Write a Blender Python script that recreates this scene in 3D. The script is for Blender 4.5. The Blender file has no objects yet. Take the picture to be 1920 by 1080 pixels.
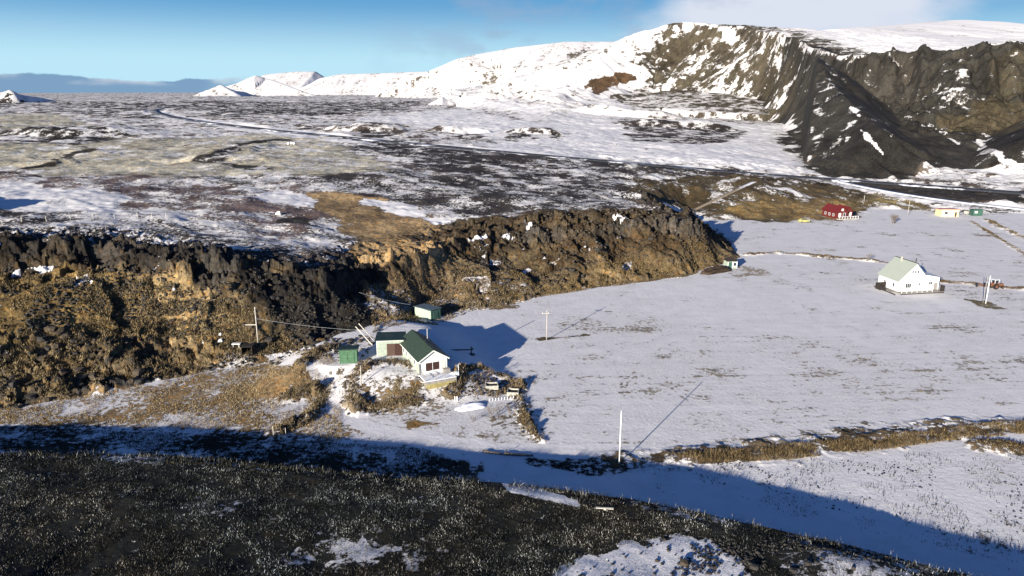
import bpy, math, random
import numpy as np
from mathutils import Vector, Matrix

# ------------------------------------------------------------------ camera, sky, sun, exposure
scene = bpy.context.scene
COL = scene.collection
CAM_H = 50.0; PITCH = math.radians(15.25); FPX = 1350.0
cam_d = bpy.data.cameras.new("camera"); cam = bpy.data.objects.new("camera", cam_d); COL.objects.link(cam)
cam.location = (0, 0, CAM_H); cam.rotation_euler = (math.pi/2 - PITCH, 0, 0)
cam_d.sensor_width = 36.0; cam_d.lens = 36.0*FPX/1920.0
cam_d.clip_start = 0.5; cam_d.clip_end = 60000
scene.camera = cam
SUN_EL = math.radians(13.0); SUN_AZ = math.atan2(-.54, -.84)          # direction the sun stands in, from +Y towards +X
sun_vec = Vector((math.sin(SUN_AZ)*math.cos(SUN_EL), math.cos(SUN_AZ)*math.cos(SUN_EL), math.sin(SUN_EL)))
sd = bpy.data.lights.new("sun", 'SUN'); sd.energy = 5.0; sd.angle = math.radians(.5); sd.color = (1.0, .93, .82)
sun = bpy.data.objects.new("sun", sd); COL.objects.link(sun)
sun.rotation_euler = (-sun_vec).to_track_quat('-Z', 'Y').to_euler(); sun.location = (-200, -300, 200)
scene.view_settings.view_transform = 'Standard'; scene.view_settings.look = 'None'
scene.view_settings.gamma = 1.0; scene.view_settings.exposure = 0.98
scene.cycles.max_bounces = 4; scene.cycles.diffuse_bounces = 2; scene.cycles.glossy_bounces = 1
scene.cycles.transparent_max_bounces = 4

world = bpy.data.worlds.new("World"); scene.world = world; world.use_nodes = True
def build_world():
    nt = world.node_tree; N = nt.nodes; L = nt.links; N.clear()
    out = N.new('ShaderNodeOutputWorld'); bg = N.new('ShaderNodeBackground'); bg.inputs[1].default_value = .065
    sky = N.new('ShaderNodeTexSky'); sky.sky_type = 'NISHITA'; sky.sun_disc = False
    sky.sun_elevation = SUN_EL; sky.sun_rotation = SUN_AZ; sky.altitude = 100; sky.air_density = 1.0; sky.dust_density = .3; sky.ozone_density = 1.6
    tc = N.new('ShaderNodeTexCoord'); sp = N.new('ShaderNodeSeparateXYZ'); L.new(tc.outputs['Generated'], sp.inputs[0])
    def M(op, a, b=None, c=None, clamp=False):
        n = N.new('ShaderNodeMath'); n.operation = op; n.use_clamp = clamp
        for i, v in enumerate((a, b, c)):
            if v is None: continue
            if isinstance(v, (int, float)): n.inputs[i].default_value = v
            else: L.new(v, n.inputs[i])
        return n.outputs[0]
    def R(v, a, b):                                   # smooth ramp from a to b
        n = N.new('ShaderNodeMapRange'); n.interpolation_type = 'SMOOTHSTEP'; L.new(v, n.inputs[0])
        n.inputs[1].default_value = a; n.inputs[2].default_value = b; return n.outputs[0]
    az = M('ARCTAN2', sp.outputs[0], sp.outputs[1]); el = sp.outputs[2]
    cm = N.new('ShaderNodeCombineXYZ'); L.new(az, cm.inputs[0]); L.new(M('MULTIPLY', el, 2.2), cm.inputs[1])
    def NZ(scale, det, off=0):
        n = N.new('ShaderNodeTexNoise'); n.inputs['Scale'].default_value = scale; n.inputs['Detail'].default_value = det
        m = N.new('ShaderNodeVectorMath'); m.operation = 'ADD'; m.inputs[1].default_value = (off, off*.7, off*.3)
        L.new(cm.outputs[0], m.inputs[0]); L.new(m.outputs[0], n.inputs['Vector']); return n.outputs[0]
    nb, nc, nd = NZ(11, 6, 3.1), NZ(5.5, 6, 1.7), NZ(17, 5, 9)
    # low bank over the far left horizon
    top = M('MULTIPLY_ADD', nb, .034, -.001)
    bank = R(M('SUBTRACT', top, el), -.0006, .0016)
    bank = M('MULTIPLY', bank, R(az, -.30, -.40))
    rim = M('MULTIPLY', R(M('SUBTRACT', top, el), .010, .0005), M('MULTIPLY', R(nd, .42, .62), R(el, .004, .010)))
    # high soft cloud behind the mountain
    zone = M('MULTIPLY', R(az, .10, .30), R(az, .60, .44)); zone = M('MULTIPLY', zone, R(el, .20, .10))
    soft = R(M('ADD', nc, M('MULTIPLY', zone, .42)), .58, .90)
    soft = M('MULTIPLY', soft, R(az, .02, .20))
    wz = M('MULTIPLY', R(az, -.25, -.02), R(az, .42, .2)); wisp = M('MULTIPLY', R(M('ADD', nb, M('MULTIPLY', nc, .4)), .68, .86), M('MULTIPLY', wz, .45))
    def mix(f, a, b):
        n = N.new('ShaderNodeMix'); n.data_type = 'RGBA'; L.new(f, n.inputs[0])
        for i, v in ((6, a), (7, b)):
            if isinstance(v, tuple): n.inputs[i].default_value = v+(1,)
            else: L.new(v, n.inputs[i])
        return n.outputs[2]
    # clear winter air: deep blue overhead, pale blue low down on the side away from the sun
    up = N.new('ShaderNodeMix'); up.data_type = 'RGBA'; up.blend_type = 'MULTIPLY'; up.inputs[0].default_value = 1
    L.new(sky.outputs[0], up.inputs[6]); up.inputs[7].default_value = (.30, .50, .95, 1)
    low = mix(R(el, .030, .120), (4.0, 6.3, 7.4), (1.0, 2.9, 5.2))
    away = M('MULTIPLY', R(el, .34, .10), R(sp.outputs[1], -.1, .3))
    c = mix(away, up.outputs[2], low)
    c = mix(soft, c, (5.6, 6.0, 6.9))
    c = mix(wisp, c, (2.6, 3.4, 4.8))
    bankc = mix(rim, (1.5, 2.6, 4.1), (3.9, 4.5, 5.4))
    c = mix(M('MULTIPLY', bank, .93), c, bankc)
    L.new(c, bg.inputs[0]); L.new(bg.outputs[0], out.inputs[0])
build_world()

# ------------------------------------------------------------------ survey: turn a sight line into a point of the place
cp, sp_ = math.cos(PITCH), math.sin(PITCH)
def ray(px, py):
    a = (px-960)/FPX; b = (py-540)/FPX
    return np.array([a, cp-b*sp_, -sp_-b*cp])
def P(px, py, z=0.0):
    d = ray(px, py); t = (z-CAM_H)/d[2]; return (d[0]*t, d[1]*t, z)
def PY(px, py, Y):
    d = ray(px, py); t = Y/d[1]; return (d[0]*t, Y, CAM_H+d[2]*t)

# ------------------------------------------------------------------ noise
def _hash(ix, iy, seed):
    h = (ix.astype(np.int64)*374761393 + iy.astype(np.int64)*668265263 + seed*1442695041) & 0xffffffff
    h = ((h ^ (h >> 13))*1274126177) & 0xffffffff
    h = ((h ^ (h >> 16))*2246822519) & 0xffffffff
    return ((h ^ (h >> 15)) & 0xffffff).astype(np.float32)/16777215.0
def vnoise(x, y, seed=0):
    xi = np.floor(x); yi = np.floor(y); fx = (x-xi).astype(np.float32); fy = (y-yi).astype(np.float32)
    fx = fx*fx*(3-2*fx); fy = fy*fy*(3-2*fy)
    a = _hash(xi, yi, seed); b = _hash(xi+1, yi, seed); c = _hash(xi, yi+1, seed); d = _hash(xi+1, yi+1, seed)
    return (a+(b-a)*fx)*(1-fy)+(c+(d-c)*fx)*fy
def fbm(x, y, scale, octs=4, seed=0, gain=.5):
    """noise in -1..1; scale = size in metres of the largest lump"""
    s = 0; amp = 1; tot = 0; f = 1.0/scale
    for o in range(octs):
        ca, sa = math.cos(.6*o), math.sin(.6*o)
        s = s+amp*(vnoise((x*ca-y*sa)*f, (x*sa+y*ca)*f, seed+o*17)*2-1); tot += amp; amp *= gain; f *= 2.03
    return s/tot*1.6
def cells(x, y, scale, seed=0):
    """blocky steps: a random level for each irregular cell, and the distance to its centre"""
    x = x/scale; y = y/scale; xi = np.floor(x); yi = np.floor(y)
    best = np.full(x.shape, 9.0, np.float32); val = np.zeros(x.shape, np.float32)
    for dx in (-1, 0, 1):
        for dy in (-1, 0, 1):
            cx = xi+dx; cy = yi+dy
            px = cx+_hash(cx, cy, seed); py = cy+_hash(cx, cy, seed+5)
            d = ((px-x)**2+(py-y)**2).astype(np.float32); m = d < best; v = _hash(cx, cy, seed+9)+(x-px)*(_hash(cx, cy, seed+11)*1.0-.5)+(y-py)*(_hash(cx, cy, seed+13)*1.0-.5)
            best = np.where(m, d, best); val = np.where(m, v, val)
    return val*2-1, np.sqrt(best)
def sstep(x, a, b):
    t = np.clip((x-a)/(b-a), 0, 1); return t*t*(3-2*t)

# ------------------------------------------------------------------ plan geometry
def pl_dist(x, y, pts):
    """distance to a polyline, with the value (3rd column) and length parameter at its nearest point"""
    best = np.full(x.shape, 1e9, np.float32); zz = np.zeros(x.shape, np.float32); ss = np.zeros(x.shape, np.float32); acc = 0
    for a, b in zip(pts[:-1], pts[1:]):
        dx, dy = b[0]-a[0], b[1]-a[1]; L2 = dx*dx+dy*dy+1e-9
        t = np.clip(((x-a[0])*dx+(y-a[1])*dy)/L2, 0, 1)
        d = np.hypot(x-a[0]-t*dx, y-a[1]-t*dy); m = d < best
        best = np.where(m, d, best); ss = np.where(m, acc+t*math.sqrt(L2), ss)
        if len(a) > 2: zz = np.where(m, a[2]+t*(b[2]-a[2]), zz)
        acc += math.sqrt(L2)
    return best, zz, ss
def inside(x, y, poly):
    c = np.zeros(x.shape, bool); n = len(poly)
    for i in range(n):
        ax, ay = poly[i][0], poly[i][1]; bx, by = poly[i-1][0], poly[i-1][1]
        if ay == by: continue
        m = ((ay > y) != (by > y)) & (x < (bx-ax)*(y-ay)/(by-ay)+ax); c ^= m
    return c

# ------------------------------------------------------------------ height of the land
LAND = [P(*q) for q in [(-400,430,18),(0,437,17),(200,440,16),(430,478,14),(560,500,12),(690,475,10),(770,490,8.5),(860,440,10),(1100,425,11),
    (1340,420,11),(1230,375,10),(1300,350,9),(1420,337,8.5),(1560,345,5),(1700,360,3.2),(1920,375,2.5),(2300,400,2.5),
    (0,350,18),(250,345,18.5),(400,300,20),(60,300,20),(300,205,28),(0,200,31),(700,260,21),(620,350,17),(900,350,15),(700,215,27),(1000,300,16),(1200,300,13.5),(1000,240,20),(900,210,26),
    (1300,270,14),(1450,255,13),(1500,325,6.5),(1700,335,4.8),(1920,345,4.5),(2300,345,4),(0,188,34),(700,195,30),(200,193,32)]] + \
    [(-3000,2500,36),(-900,2500,35),(0,2500,34),(900,2500,34),(-5000,6000,30),(0,6000,32),(5000,6000,32),(-900,900,30),(-400,300,22),(-300,120,14),(400,250,0),(1500,600,10),(300,200,0)]
LAND = np.array(LAND)
def _rbf(pts):
    n = len(pts); d = np.hypot(pts[:,None,0]-pts[None,:,0], pts[:,None,1]-pts[None,:,1])
    A = np.zeros((n+1, n+1)); A[:n,:n] = -d; A[:n,n] = 1; A[n,:n] = 1
    return np.linalg.solve(A, np.append(pts[:,2], 0))
LW = _rbf(LAND)
def land(x, y):
    z = np.full(x.shape, LW[-1], np.float32)
    for (a, b, c), w in zip(LAND, LW[:-1]): z -= (w*np.hypot(x-a, y-b)).astype(np.float32)
    return z

BASE = [P(*q)[:2] for q in [(-500,850,0),(-300,830,0),(-100,800,0),(0,780,0),(100,755,0),(250,725,0),(400,692,0),(480,672,1),(560,663,1),(620,652,1),(655,628,1),(720,612,0),(760,600,0),(800,566,0),(850,552,0),(890,575,0),(930,566,0),
    (1000,550,0),(1100,540,0),(1200,531,0),(1280,519,0),(1330,505,0),(1385,482,0)]] + [(73,240),(73,270),(77,306)] + \
    [P(*q)[:2] for q in [(1350,402,0),(1420,411,0),(1500,414,0),(1560,410,0),(1640,393,0),(1740,397,0),(1920,401,0),(2300,410,0)]]
TOP = [P(*q)[:2] for q in [(-500,425,18),(0,440,17),(150,442,16),(300,456,15.5),(430,480,14),(520,498,12.5),(580,508,11.5),(640,498,10.5),(690,478,9.5),(735,490,8.5),(775,474,9),(830,440,10),(900,424,10.5),(1000,416,11),
    (1100,412,11),(1200,410,11),(1270,414,11),(1305,422,11)]] + [(55.5,216),(54,238),(51,266),(49,288)] + \
    [P(*q)[:2] for q in [(1240,355,9),(1300,347,9),(1420,338,8.5),(1560,347,5),(1700,362,3.2),(1920,376,2.5),(2300,385,2.5)]]
FAR_RING = [(6000,BASE[-1][1]),(6000,20000),(-9000,20000),(-9000,60)]
BASE_P = BASE+FAR_RING; TOP_P = TOP+FAR_RING

# mountain wall behind the plain: foot line (height = land there) and brow line (surveyed distance)
FOOT = [P(*q)[:2] for q in [(815,197,27.5),(880,206,26),(950,219,23),(1000,228,21.5),(1100,226,20.5),(1200,222,19.5),(1300,216,18.5),(1400,222,17),(1480,240,13.8),(1475,262,12.5),(1500,290,9.5),(1545,318,6.5),
    (1600,327,5.5),(1690,333,5),(1730,326,5.2),(1800,317,5.5),(1860,313,5.6),(2000,309,5.6),(2400,302,5.6)]]
BROW = [PY(*q) for q in [(850,188,1120),(900,178,1130),(960,154,1150),(1040,124,1180),(1100,101,1200),(1150,82,1220),(1200,61,1240),(1240,49,1240),(1262,43,1230),(1330,43,1190),(1370,48,1150),(1420,56,1080),(1465,67,960),
    (1490,77,890),(1530,89,820),(1570,98,770),(1620,107,725),(1650,108,705),(1700,100,690),(1760,97,675),(1800,92,665),(1860,87,655),(1920,84,645),(2100,76,620),(2400,70,590)]]
FP = FOOT+[(9000,FOOT[-1][1]),(9000,20000),(FOOT[0][0]+100,20000)]
BP = BROW+[(9000,BROW[-1][1]),(9000,20000),(BROW[0][0],20000)]
RIDGES = [
    ([PY(*q) for q in [(760,192,1900),(800,170,1980),(832,142,2050),(866,110,2100),(885,104,2150),(960,90,2150),(1060,78,2100),(1150,78,2100),(1260,82,2100)]], 2.4, 4),
  # free standing hills: ridge points, half width per metre of height, noise
    ([PY(*q) for q in [(340,189,2300),(380,172,2350),(412,159,2400),(440,170,2450),(456,172,2500)]], 2.2, 1.5),
    ([PY(*q) for q in [(395,182,2500),(440,158,2600),(466,146,2650),(480,141,2650),(500,147,2650),(540,161,2600),(590,178,2550),(625,190,2500)]], 2.1, 2),
    ([PY(*q) for q in [(470,150,4600),(500,139,4600),(560,134,4600),(592,134,4600),(612,146,4600),(640,165,4600)]], 2.6, 3),
    ([PY(*q) for q in [(560,170,3500),(600,147,3450),(640,139,3400),(720,137,3400),(800,134,3300),(860,130,3300),(960,128,3300)]], 2.4, 5),
    ([PY(*q) for q in [(1440,96,1750),(1500,75,1700),(1548,56,1700),(1600,52,1700),(1700,45,1750),(1780,38,1800),(1850,43,1800),(1920,52,1800),(2050,70,1800)]], 5.0, 5),
    ([PY(*q) for q in [(-90,184,1260),(-40,178,1250),(0,174,1220),(20,169,1200),(36,177,1210),(95,187,1260)]], 1.0, 4),
    ([PY(*q) for q in [(815,187,1180),(826,181,1180),(838,188,1180)]], 1.6, .6),
    ([PY(*q) for q in [(958,233,880),(972,229,880),(986,234,880)]], 1.5, .5),
]
MOUNDS = [   # low rises of the plain and one added shadow caster: x/y centre by sight line at land height, radii along/across, height
    (P(1185,225,18),60,26,9),(P(1290,240,16),70,24,6),(P(1000,252,19),34,12,4.5),(P(860,250,20),26,12,4),(P(690,245,22),34,16,5),
    (P(440,282,20),20,30,2.2),(P(420,300,20),26,12,2.0),(P(160,250,24),50,30,4),(P(150,285,21),20,12,2),(P(90,305,20),16,10,2),(P(1420,350,8),22,16,2.5),(P(1330,372,6),22,20,2),
    ((-186,190),36,15,12),(P(560,415,15),10,5,1.3),(P(1560,262,12),30,40,6),(P(1100,410,12),40,8,1.5),(P(1180,400,12),24,8,1.6)]  # leading rise here is unseen, added off frame left to cast a shadow
CREST = [(-140,83,5.2),(-83,84,5.1),(-66,84.4,4.8),(-44,85.2,4.0),(-24,81.5,4.0),(-10.5,79.2,3.9),(-.6,78,4.0),(8.8,75.7,4.2),(14.8,73.8,4.3),(20.6,72,4.1),(28.6,69,3.9),(36.2,66,3.5),(43.2,63,3.2),(50,60,3),(70,50,3),(110,30,3)]
HILL_P = CREST+[(300,-80),(0,-200),(-400,-80)]
BANKS = [    # turf banks and stone walls: line, half width, height
    ([P(*q,0.8) for q in [(672,762),(656,745),(660,722),(690,706),(735,698),(775,706)]], 1.5, 1.1),
    ([P(*q,0.3) for q in [(668,757),(700,764),(745,758),(790,754)]], 1.2, .6),
    ([P(*q,0.3) for q in [(845,742),(870,712),(905,702),(950,706),(972,716),(974,742),(982,775),(992,800),(1014,824)]], 1.1, 1.0),
    ([P(*q,0.3) for q in [(515,815),(545,796),(580,776),(602,750),(608,733)]], 1.3, 1.4),
    ([P(*q,0.2) for q in [(535,748),(560,742),(590,736)]], 1.2, .8),
    ([P(*q,0) for q in [(1398,478),(1450,474),(1530,480),(1600,486),(1652,492),(1690,496)]], 1.3, .8),
    ([P(*q,0) for q in [(1770,528),(1830,533),(1900,541),(2000,545)]], 1.6, .5),
    ([P(*q,0) for q in [(1820,415),(1870,445),(1925,480),(2000,520)]], .8, .5),
    ([P(*q,0) for q in [(1850,412),(1900,438),(1980,470)]], 1.6, .7),
    ([P(*q,0) for q in [(875,578),(930,572),(1000,556),(1012,548)]], 1.4, 1.2),
    ([P(*q,0) for q in [(1180,862),(1300,858),(1450,840),(1600,822),(1750,806),(1940,790)]], 2.6, .5),
    ([P(*q,0) for q in [(1840,835),(1900,838),(1990,850)]], 2.0, .5),
    ([P(*q,1) for q in [(560,700),(600,680),(626,668)]], 1.8, 1.2),
]
PADS = [     # (centre, radius, level): ground levelled for a building
    ((-16.5,121.5),7.5,2.9),((-23.5,127.5),5,3.0),((-31.5,122.5),4.5,3.0),
    ((103,184),11,0.1),((135,296),10,0.2)]

def height(x, y, full=False):
    x = np.asarray(x, np.float32); y = np.asarray(y, np.float32); r = np.hypot(x, y)
    # irregular outlines: move the lookup point a little
    wx = x+fbm(x, y, 14, 3, 3)*2.4*sstep(r, 90, 140); wy = y+fbm(x, y, 14, 3, 4)*2.4*sstep(r, 90, 140)
    inB = inside(wx, wy, BASE_P); inT = inside(wx, wy, TOP_P)
    dB, _, sB = pl_dist(wx, wy, BASE); dT, _, sT = pl_dist(wx, wy, TOP)
    t = np.where(inT, 1.0, np.where(inB, dB/(dB+dT+1e-6), 0.0)).astype(np.float32)
    hard = sstep(x, 100, 80)                                            # right of the stream the slope is a soft grassy one
    hard = np.where((x > 50) & (y > 285), 0, hard)
    cn = fbm(x, y, 26, 3, 5)
    clf = .10+.26*sstep(cn, -.5, .7)                     # share of the height that is sheer rock, varies along the edge
    tk = .70+.10*fbm(x, y, 18, 2, 6); prof_c = (1-clf)*np.clip(t/tk, 0, 1)**1.08*(t < tk)+(t >= tk)*((1-clf)+clf*sstep(t, tk, tk+.16))
    prof_s = sstep(t, -.25, 1.05)*1.06-.06*1.0
    prof_s = np.clip((sstep(t, -.2, 1.0)-sstep(np.float32(0), -.2, 1.0))/(1-sstep(np.float32(0), -.2, 1.0)), 0, 1)
    prof = prof_c*hard+prof_s*(1-hard)
    L = land(x, y)
    L = np.where(inT, L, np.maximum(L, 8.0*hard+1.5))
    ripple = fbm(x, y, 60, 4, 11)*1.5*sstep(dT, 8, 60)*(t >= 1) + fbm(x, y, 5, 3, 13)*.30*(t >= 1) + fbm(x, y, 17, 4, 12)*.55*(t >= 1)*sstep(dT, 2, 20)+fbm(x, y, 6, 4, 14)*.75*(1-hard)*(t > 0)*sstep(t, 0, .15)*(y < 420)
    rib = (vnoise(sB/7.5+fbm(x, y, 11, 2, 7)*.5, t*1.3, 8)*2-1)*1.9+(vnoise(sB/3.2, t*2.2, 9)*2-1)*.7
    z = L*prof+ripple+rib*hard*np.maximum(np.sin(np.pi*np.clip(t, 0, 1)), 0)**.8*(t < 1)
    rocky = np.where((t > 0) & (t < 1), hard, 0)
    edge_in = np.where(inT, sstep(dT, 14, 2), 0)*hard
    # mountains
    far = y > 330
    tm = np.zeros(x.shape, np.float32); streak = np.zeros(x.shape, np.float32); brow = np.zeros(x.shape, np.float32); scree = np.zeros(x.shape, np.float32); vz = np.zeros(x.shape, np.float32)
    if far.any():
        X = x[far]; Y = y[far]; Zf = z[far]
        sc = np.clip(Y/900, .4, 2)
        ux = X+fbm(X, Y, 90, 3, 21)*14*sc; uy = Y+fbm(X, Y, 90, 3, 22)*14*sc
        iF = inside(ux, uy, FP); iB = inside(ux, uy, BP)
        dF, _, sF = pl_dist(ux, uy, FOOT); dW, _, sW = pl_dist(ux, uy, BROW)
        tt = np.where(iB, 1.0, np.where(iF, dF/(dF+dW+1e-6), 0.0)).astype(np.float32)
        num = 0; den = 0                                                # smooth brow height
        for a, b in zip(BROW[:-1], BROW[1:]):
            for k in range(3):
                q = [a[i]+(b[i]-a[i])*(k/3) for i in range(3)]
                w = 1.0/((X-q[0])**2+(Y-q[1])**2+400)**2.2*math.hypot(a[0]-b[0], a[1]-b[1]); num = num+w*q[2]; den = den+w
        zb = (num/den).astype(np.float32)
        right = sstep(X, 330, 250)*0+sstep(X/Y, .40, .47)                 # the dark broken wall at the right
        pm = np.where(tt < 1, .30*tt+.70*tt**1.7, 1)
        pr = np.where(tt < .55, .42*(tt/.55)**1.1, .42+.58*sstep(tt, .50, .92))
        pf = pm*(1-right)+pr*right
        dn = vnoise(sW/(26*(1-right)+9*right)+ux*.004, tt*2.2, 31)*2-1; dn2 = vnoise(sW/7+3, tt*5, 32)*2-1; dn3 = vnoise(sW/3.1, tt*7, 34)*2-1
        fold = sstep(X/Y, .34, .37)*sstep(X/Y, .47, .43); gul = (dn*5.5+dn2*2.0)*sc*np.sin(np.pi*np.clip(tt, 0, 1))*(1-right)*(1-fold)*.6+right*(1-fold*.8)*(dn*6.5+dn2*3.2+dn3*1.3)*sstep(tt, .35, .65)*sstep(tt, .97, .76)
        zm = Zf+(zb-Zf)*pf+gul+fbm(X, Y, 40, 5, 33, .55)*(2.2+2.5*right)*sc*sstep(tt, 0, .3)*sstep(dW*iB, 300, 60)
        zm = np.where(iB, zm-sstep(dW, 0, 700)*8-np.clip(zm-Zf, 0, 400)*sstep(dW, 0, 330)*.9*sstep(X/Y, .26, .16), zm)
        wl = right*sstep(tt, .05, .4)*sstep(tt, .99, .84)
        if (wl > .01).any():
            q = wl > .01; c1, e1 = cells(X[q]+fbm(X[q], Y[q], 9, 2, 38)*3, Y[q], 15, 39); c2, e2 = cells(X[q], Y[q], 6, 40)
            zm[q] += wl[q]*(c1*2.4+c2*1.3+(.5-e2)*1.0+fbm(X[q], Y[q], 45, 4, 43)*7)
        # the diagonal tongue of dark scree that runs down from the brow
        tong = [PY(1500,88,720),PY(1560,158,545),PY(1650,240,430),(P(1775,330,5)[0],P(1775,330,5)[1],5)]
        d0, zc, s0 = pl_dist(X, Y, tong)
        cone = zc-np.abs(d0)*.58+fbm(X, Y, 9, 3, 35)*.5+(vnoise(s0/60, d0/4.5, 36)-.5)*1.0; k = right*sstep(d0, 110, 60)
        scr = (cone > zm)*1.0; zm = np.maximum(zm, np.where(Y < 760, cone, -9)-(1-sstep(X/Y, .375, .405))*200)
        tong2 = [PY(1590,262,455),(P(1690,341,4.8)[0],P(1690,341,4.8)[1],5)]; 
        d1, zc1, _ = pl_dist(X, Y, tong2); c1 = zc1-np.abs(d1)*.62; scr = np.maximum(scr, c1 > zm); zm = np.maximum(zm, c1)
        d2, zc2, _ = pl_dist(X, Y, [PY(1925,222,500),PY(1935,250,430), (P(1980,320,5)[0],P(1980,320,5)[1],5)]); c2 = zc2-np.abs(d2)*.60; scr = np.maximum(scr, c2 > zm); zm = np.maximum(zm, c2)
        tm[far] = np.where(iB, 1, tt); brow[far] = iB*sstep(dW, 55, 25); streak[far] = (dn*.35+dn2*.5+dn3*.4)*(tt > 0)*(tt < 1); scree[far] = scr; vz[far] = right*iF
        for R, wf, nz in RIDGES:
            R2 = [(a, b, c) for a, b, c in R]
            d, zr, s = pl_dist(X+(ux-X)*.2, Y+(uy-Y)*.2, R2)
            hgt = np.maximum(zr-Zf, 0); w = np.maximum(hgt*wf, 6)
            q = np.clip(1-d/(w*1.25), 0, 1); cone = Zf+hgt*(q**1.25)*.0+hgt*np.where(q > 0, 1-np.minimum(1, np.sqrt((d/(w*1.25))**2+.0025)-.05), 0)
            gg = vnoise(s/26+d*.004, d/120, 42)*.6+vnoise(s/9, d/60, 45)*.4-.5; cone = cone+(fbm(X, Y, max(6, w.mean()*.35), 4, 41)*nz*.6+gg*nz*2.0)*q*(1-q)*3
            streak[far] = np.where((cone >= zm) & (cone > Zf+1.5), gg*2.2, streak[far])
            zm = np.maximum(zm, cone)
            tm[far] = np.maximum(tm[far], (cone >= zm)*(cone > Zf+1.5)*.5)
        z[far] = zm
    for (c, ra, rb, h) in MOUNDS:
        q = ((x-c[0])/ra)**2+((y-c[1])/rb)**2+fbm(x, y, ra*.6, 3, 51)*.35
        z = z+h*sstep(q, 1.1, 0)
    # the near hill the view looks over
    hx = x+fbm(x, y, 7, 3, 61)*.5; hy = y+fbm(x, y, 7, 3, 62)*.5
    iH = inside(hx, hy, HILL_P); dH, zH, _ = pl_dist(hx, hy, CREST)
    hill = np.where(iH, zH+fbm(x, y, 9, 4, 63)*.32*sstep(dH, 0, 6)+.045*np.minimum(dH, 30)+sstep(dH, 0, 3)*.3, zH-dH*.62+sstep(dH, 0, 2)*0)
    hill_m = hill > z
    z = np.where(iH, hill, np.maximum(z, hill)); hill_on = iH | (hill_m)
    # farmyard terrace and building pads
    yard = [P(*q,1.5)[:2] for q in [(560,705),(640,690),(700,712),(760,718),(800,712),(850,705),(865,690),(840,650),(800,620),(740,610),(660,625),(600,655)]]
    dy, _, _ = pl_dist(x, y, yard+[yard[0]]); iy = inside(x, y, yard); sdy = np.where(iy, -dy, dy)
    z = np.maximum(z, 2.9*sstep(sdy, 9.5, -2.0)) if True else z
    for (c, rad, lev) in PADS:
        d = np.hypot(x-c[0], y-c[1]); k = sstep(d, rad, rad*.62); z = z*(1-k)+lev*k
    bank_m = np.zeros(x.shape, np.float32)
    for pts, w, h in BANKS:
        d, _, _ = pl_dist(x, y, pts); k = sstep(d+fbm(x, y, 2.2, 3, 71)*w*.8, w*1.4, w*.2)*(.25+.75*sstep(fbm(x, y, 5, 2, 73), -.75, -.1))
        bank_m = np.maximum(bank_m, k); z = z+k*h*.55*(1+fbm(x, y, 1.6, 3, 72)*.9)
    # rough rock on the escarpment
    act = (rocky+edge_in) > .02
    rockamp = np.zeros(x.shape, np.float32)
    if act.any():
        X = x[act]; Y = y[act]; T = t[act]; ri = np.maximum(rocky[act], edge_in[act])
        c1, e1 = cells(X+fbm(X, Y, 3, 2, 81)*.8, Y+fbm(X, Y, 3, 2, 82)*.8, 4.6, 83); c2, e2 = cells(X, Y, 2.0, 84); c3, e3 = cells(X, Y, 1.0, 85)
        patch = sstep(fbm(X, Y, 22, 3, 86), -.45, .35)
        low = sstep(X, -55, -75)*sstep(T, .45, .1)
        amp = ri*(sstep(T, .45, .8)*.62+patch*.40+.14+low*.55)
        amp = amp*np.where(T >= 1, .45, 1)*sstep(T, 0, .06)
        z[act] += amp*(c1*1.15+c2*.75+c3*.36+fbm(X, Y, 8, 4, 87)*.8)
        rockamp[act] = amp
    if full: return z, dict(t=t, hard=hard, rocky=rocky, edge=edge_in, tm=tm, streak=streak, brow=brow, scree=scree, wall=vz, hill=hill_on, bank=bank_m, rockamp=rockamp, dT=dT, inT=inT, r=r)
    return z

ROADS = []      # filled below: (points, half width)
_height0 = height
def height(x, y, full=False):
    res = _height0(x, y, full); z = res[0] if full else res
    x = np.asarray(x, np.float32); y = np.asarray(y, np.float32)
    for pts, hw in ROADS:
        xs = [p[0] for p in pts]; ys = [p[1] for p in pts]
        sel = np.nonzero((x > min(xs)-20) & (x < max(xs)+20) & (y > min(ys)-20) & (y < max(ys)+20))[0]
        if len(sel):
            d, zr, _ = pl_dist(x[sel], y[sel], pts); k = sstep(d, hw+7, hw+.5); z[sel] = z[sel]*(1-k)+(zr-.22)*k
    return (z, res[1]) if full else z

def survey(pts):
    """list of sight lines -> points on the land"""
    out = []
    ts = np.concatenate([np.arange(50, 400, .4), np.geomspace(400, 6000, 1200)])
    for i in range(0, len(pts), 40):
        ch = pts[i:i+40]; D = np.array([ray(px, py) for px, py in ch]); D = D/np.linalg.norm(D, axis=1)[:, None]
        X = D[:, 0:1]*ts; Y = D[:, 1:2]*ts; Z = CAM_H+D[:, 2:3]*ts; Hh = height(X.ravel(), Y.ravel()).reshape(X.shape)
        below = Z < Hh
        for j in range(len(ch)):
            k = int(np.argmax(below[j])) if below[j].any() else len(ts)-1
            k0 = max(k-1, 0); a = Z[j, k0]-Hh[j, k0]; b = Hh[j, k]-Z[j, k]; f = a/(a+b+1e-9); tt = ts[k0]+(ts[k]-ts[k0])*min(max(f, 0), 1)
            out.append((float(D[j, 0]*tt), float(D[j, 1]*tt), float(CAM_H+D[j, 2]*tt)))
    return out

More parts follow.
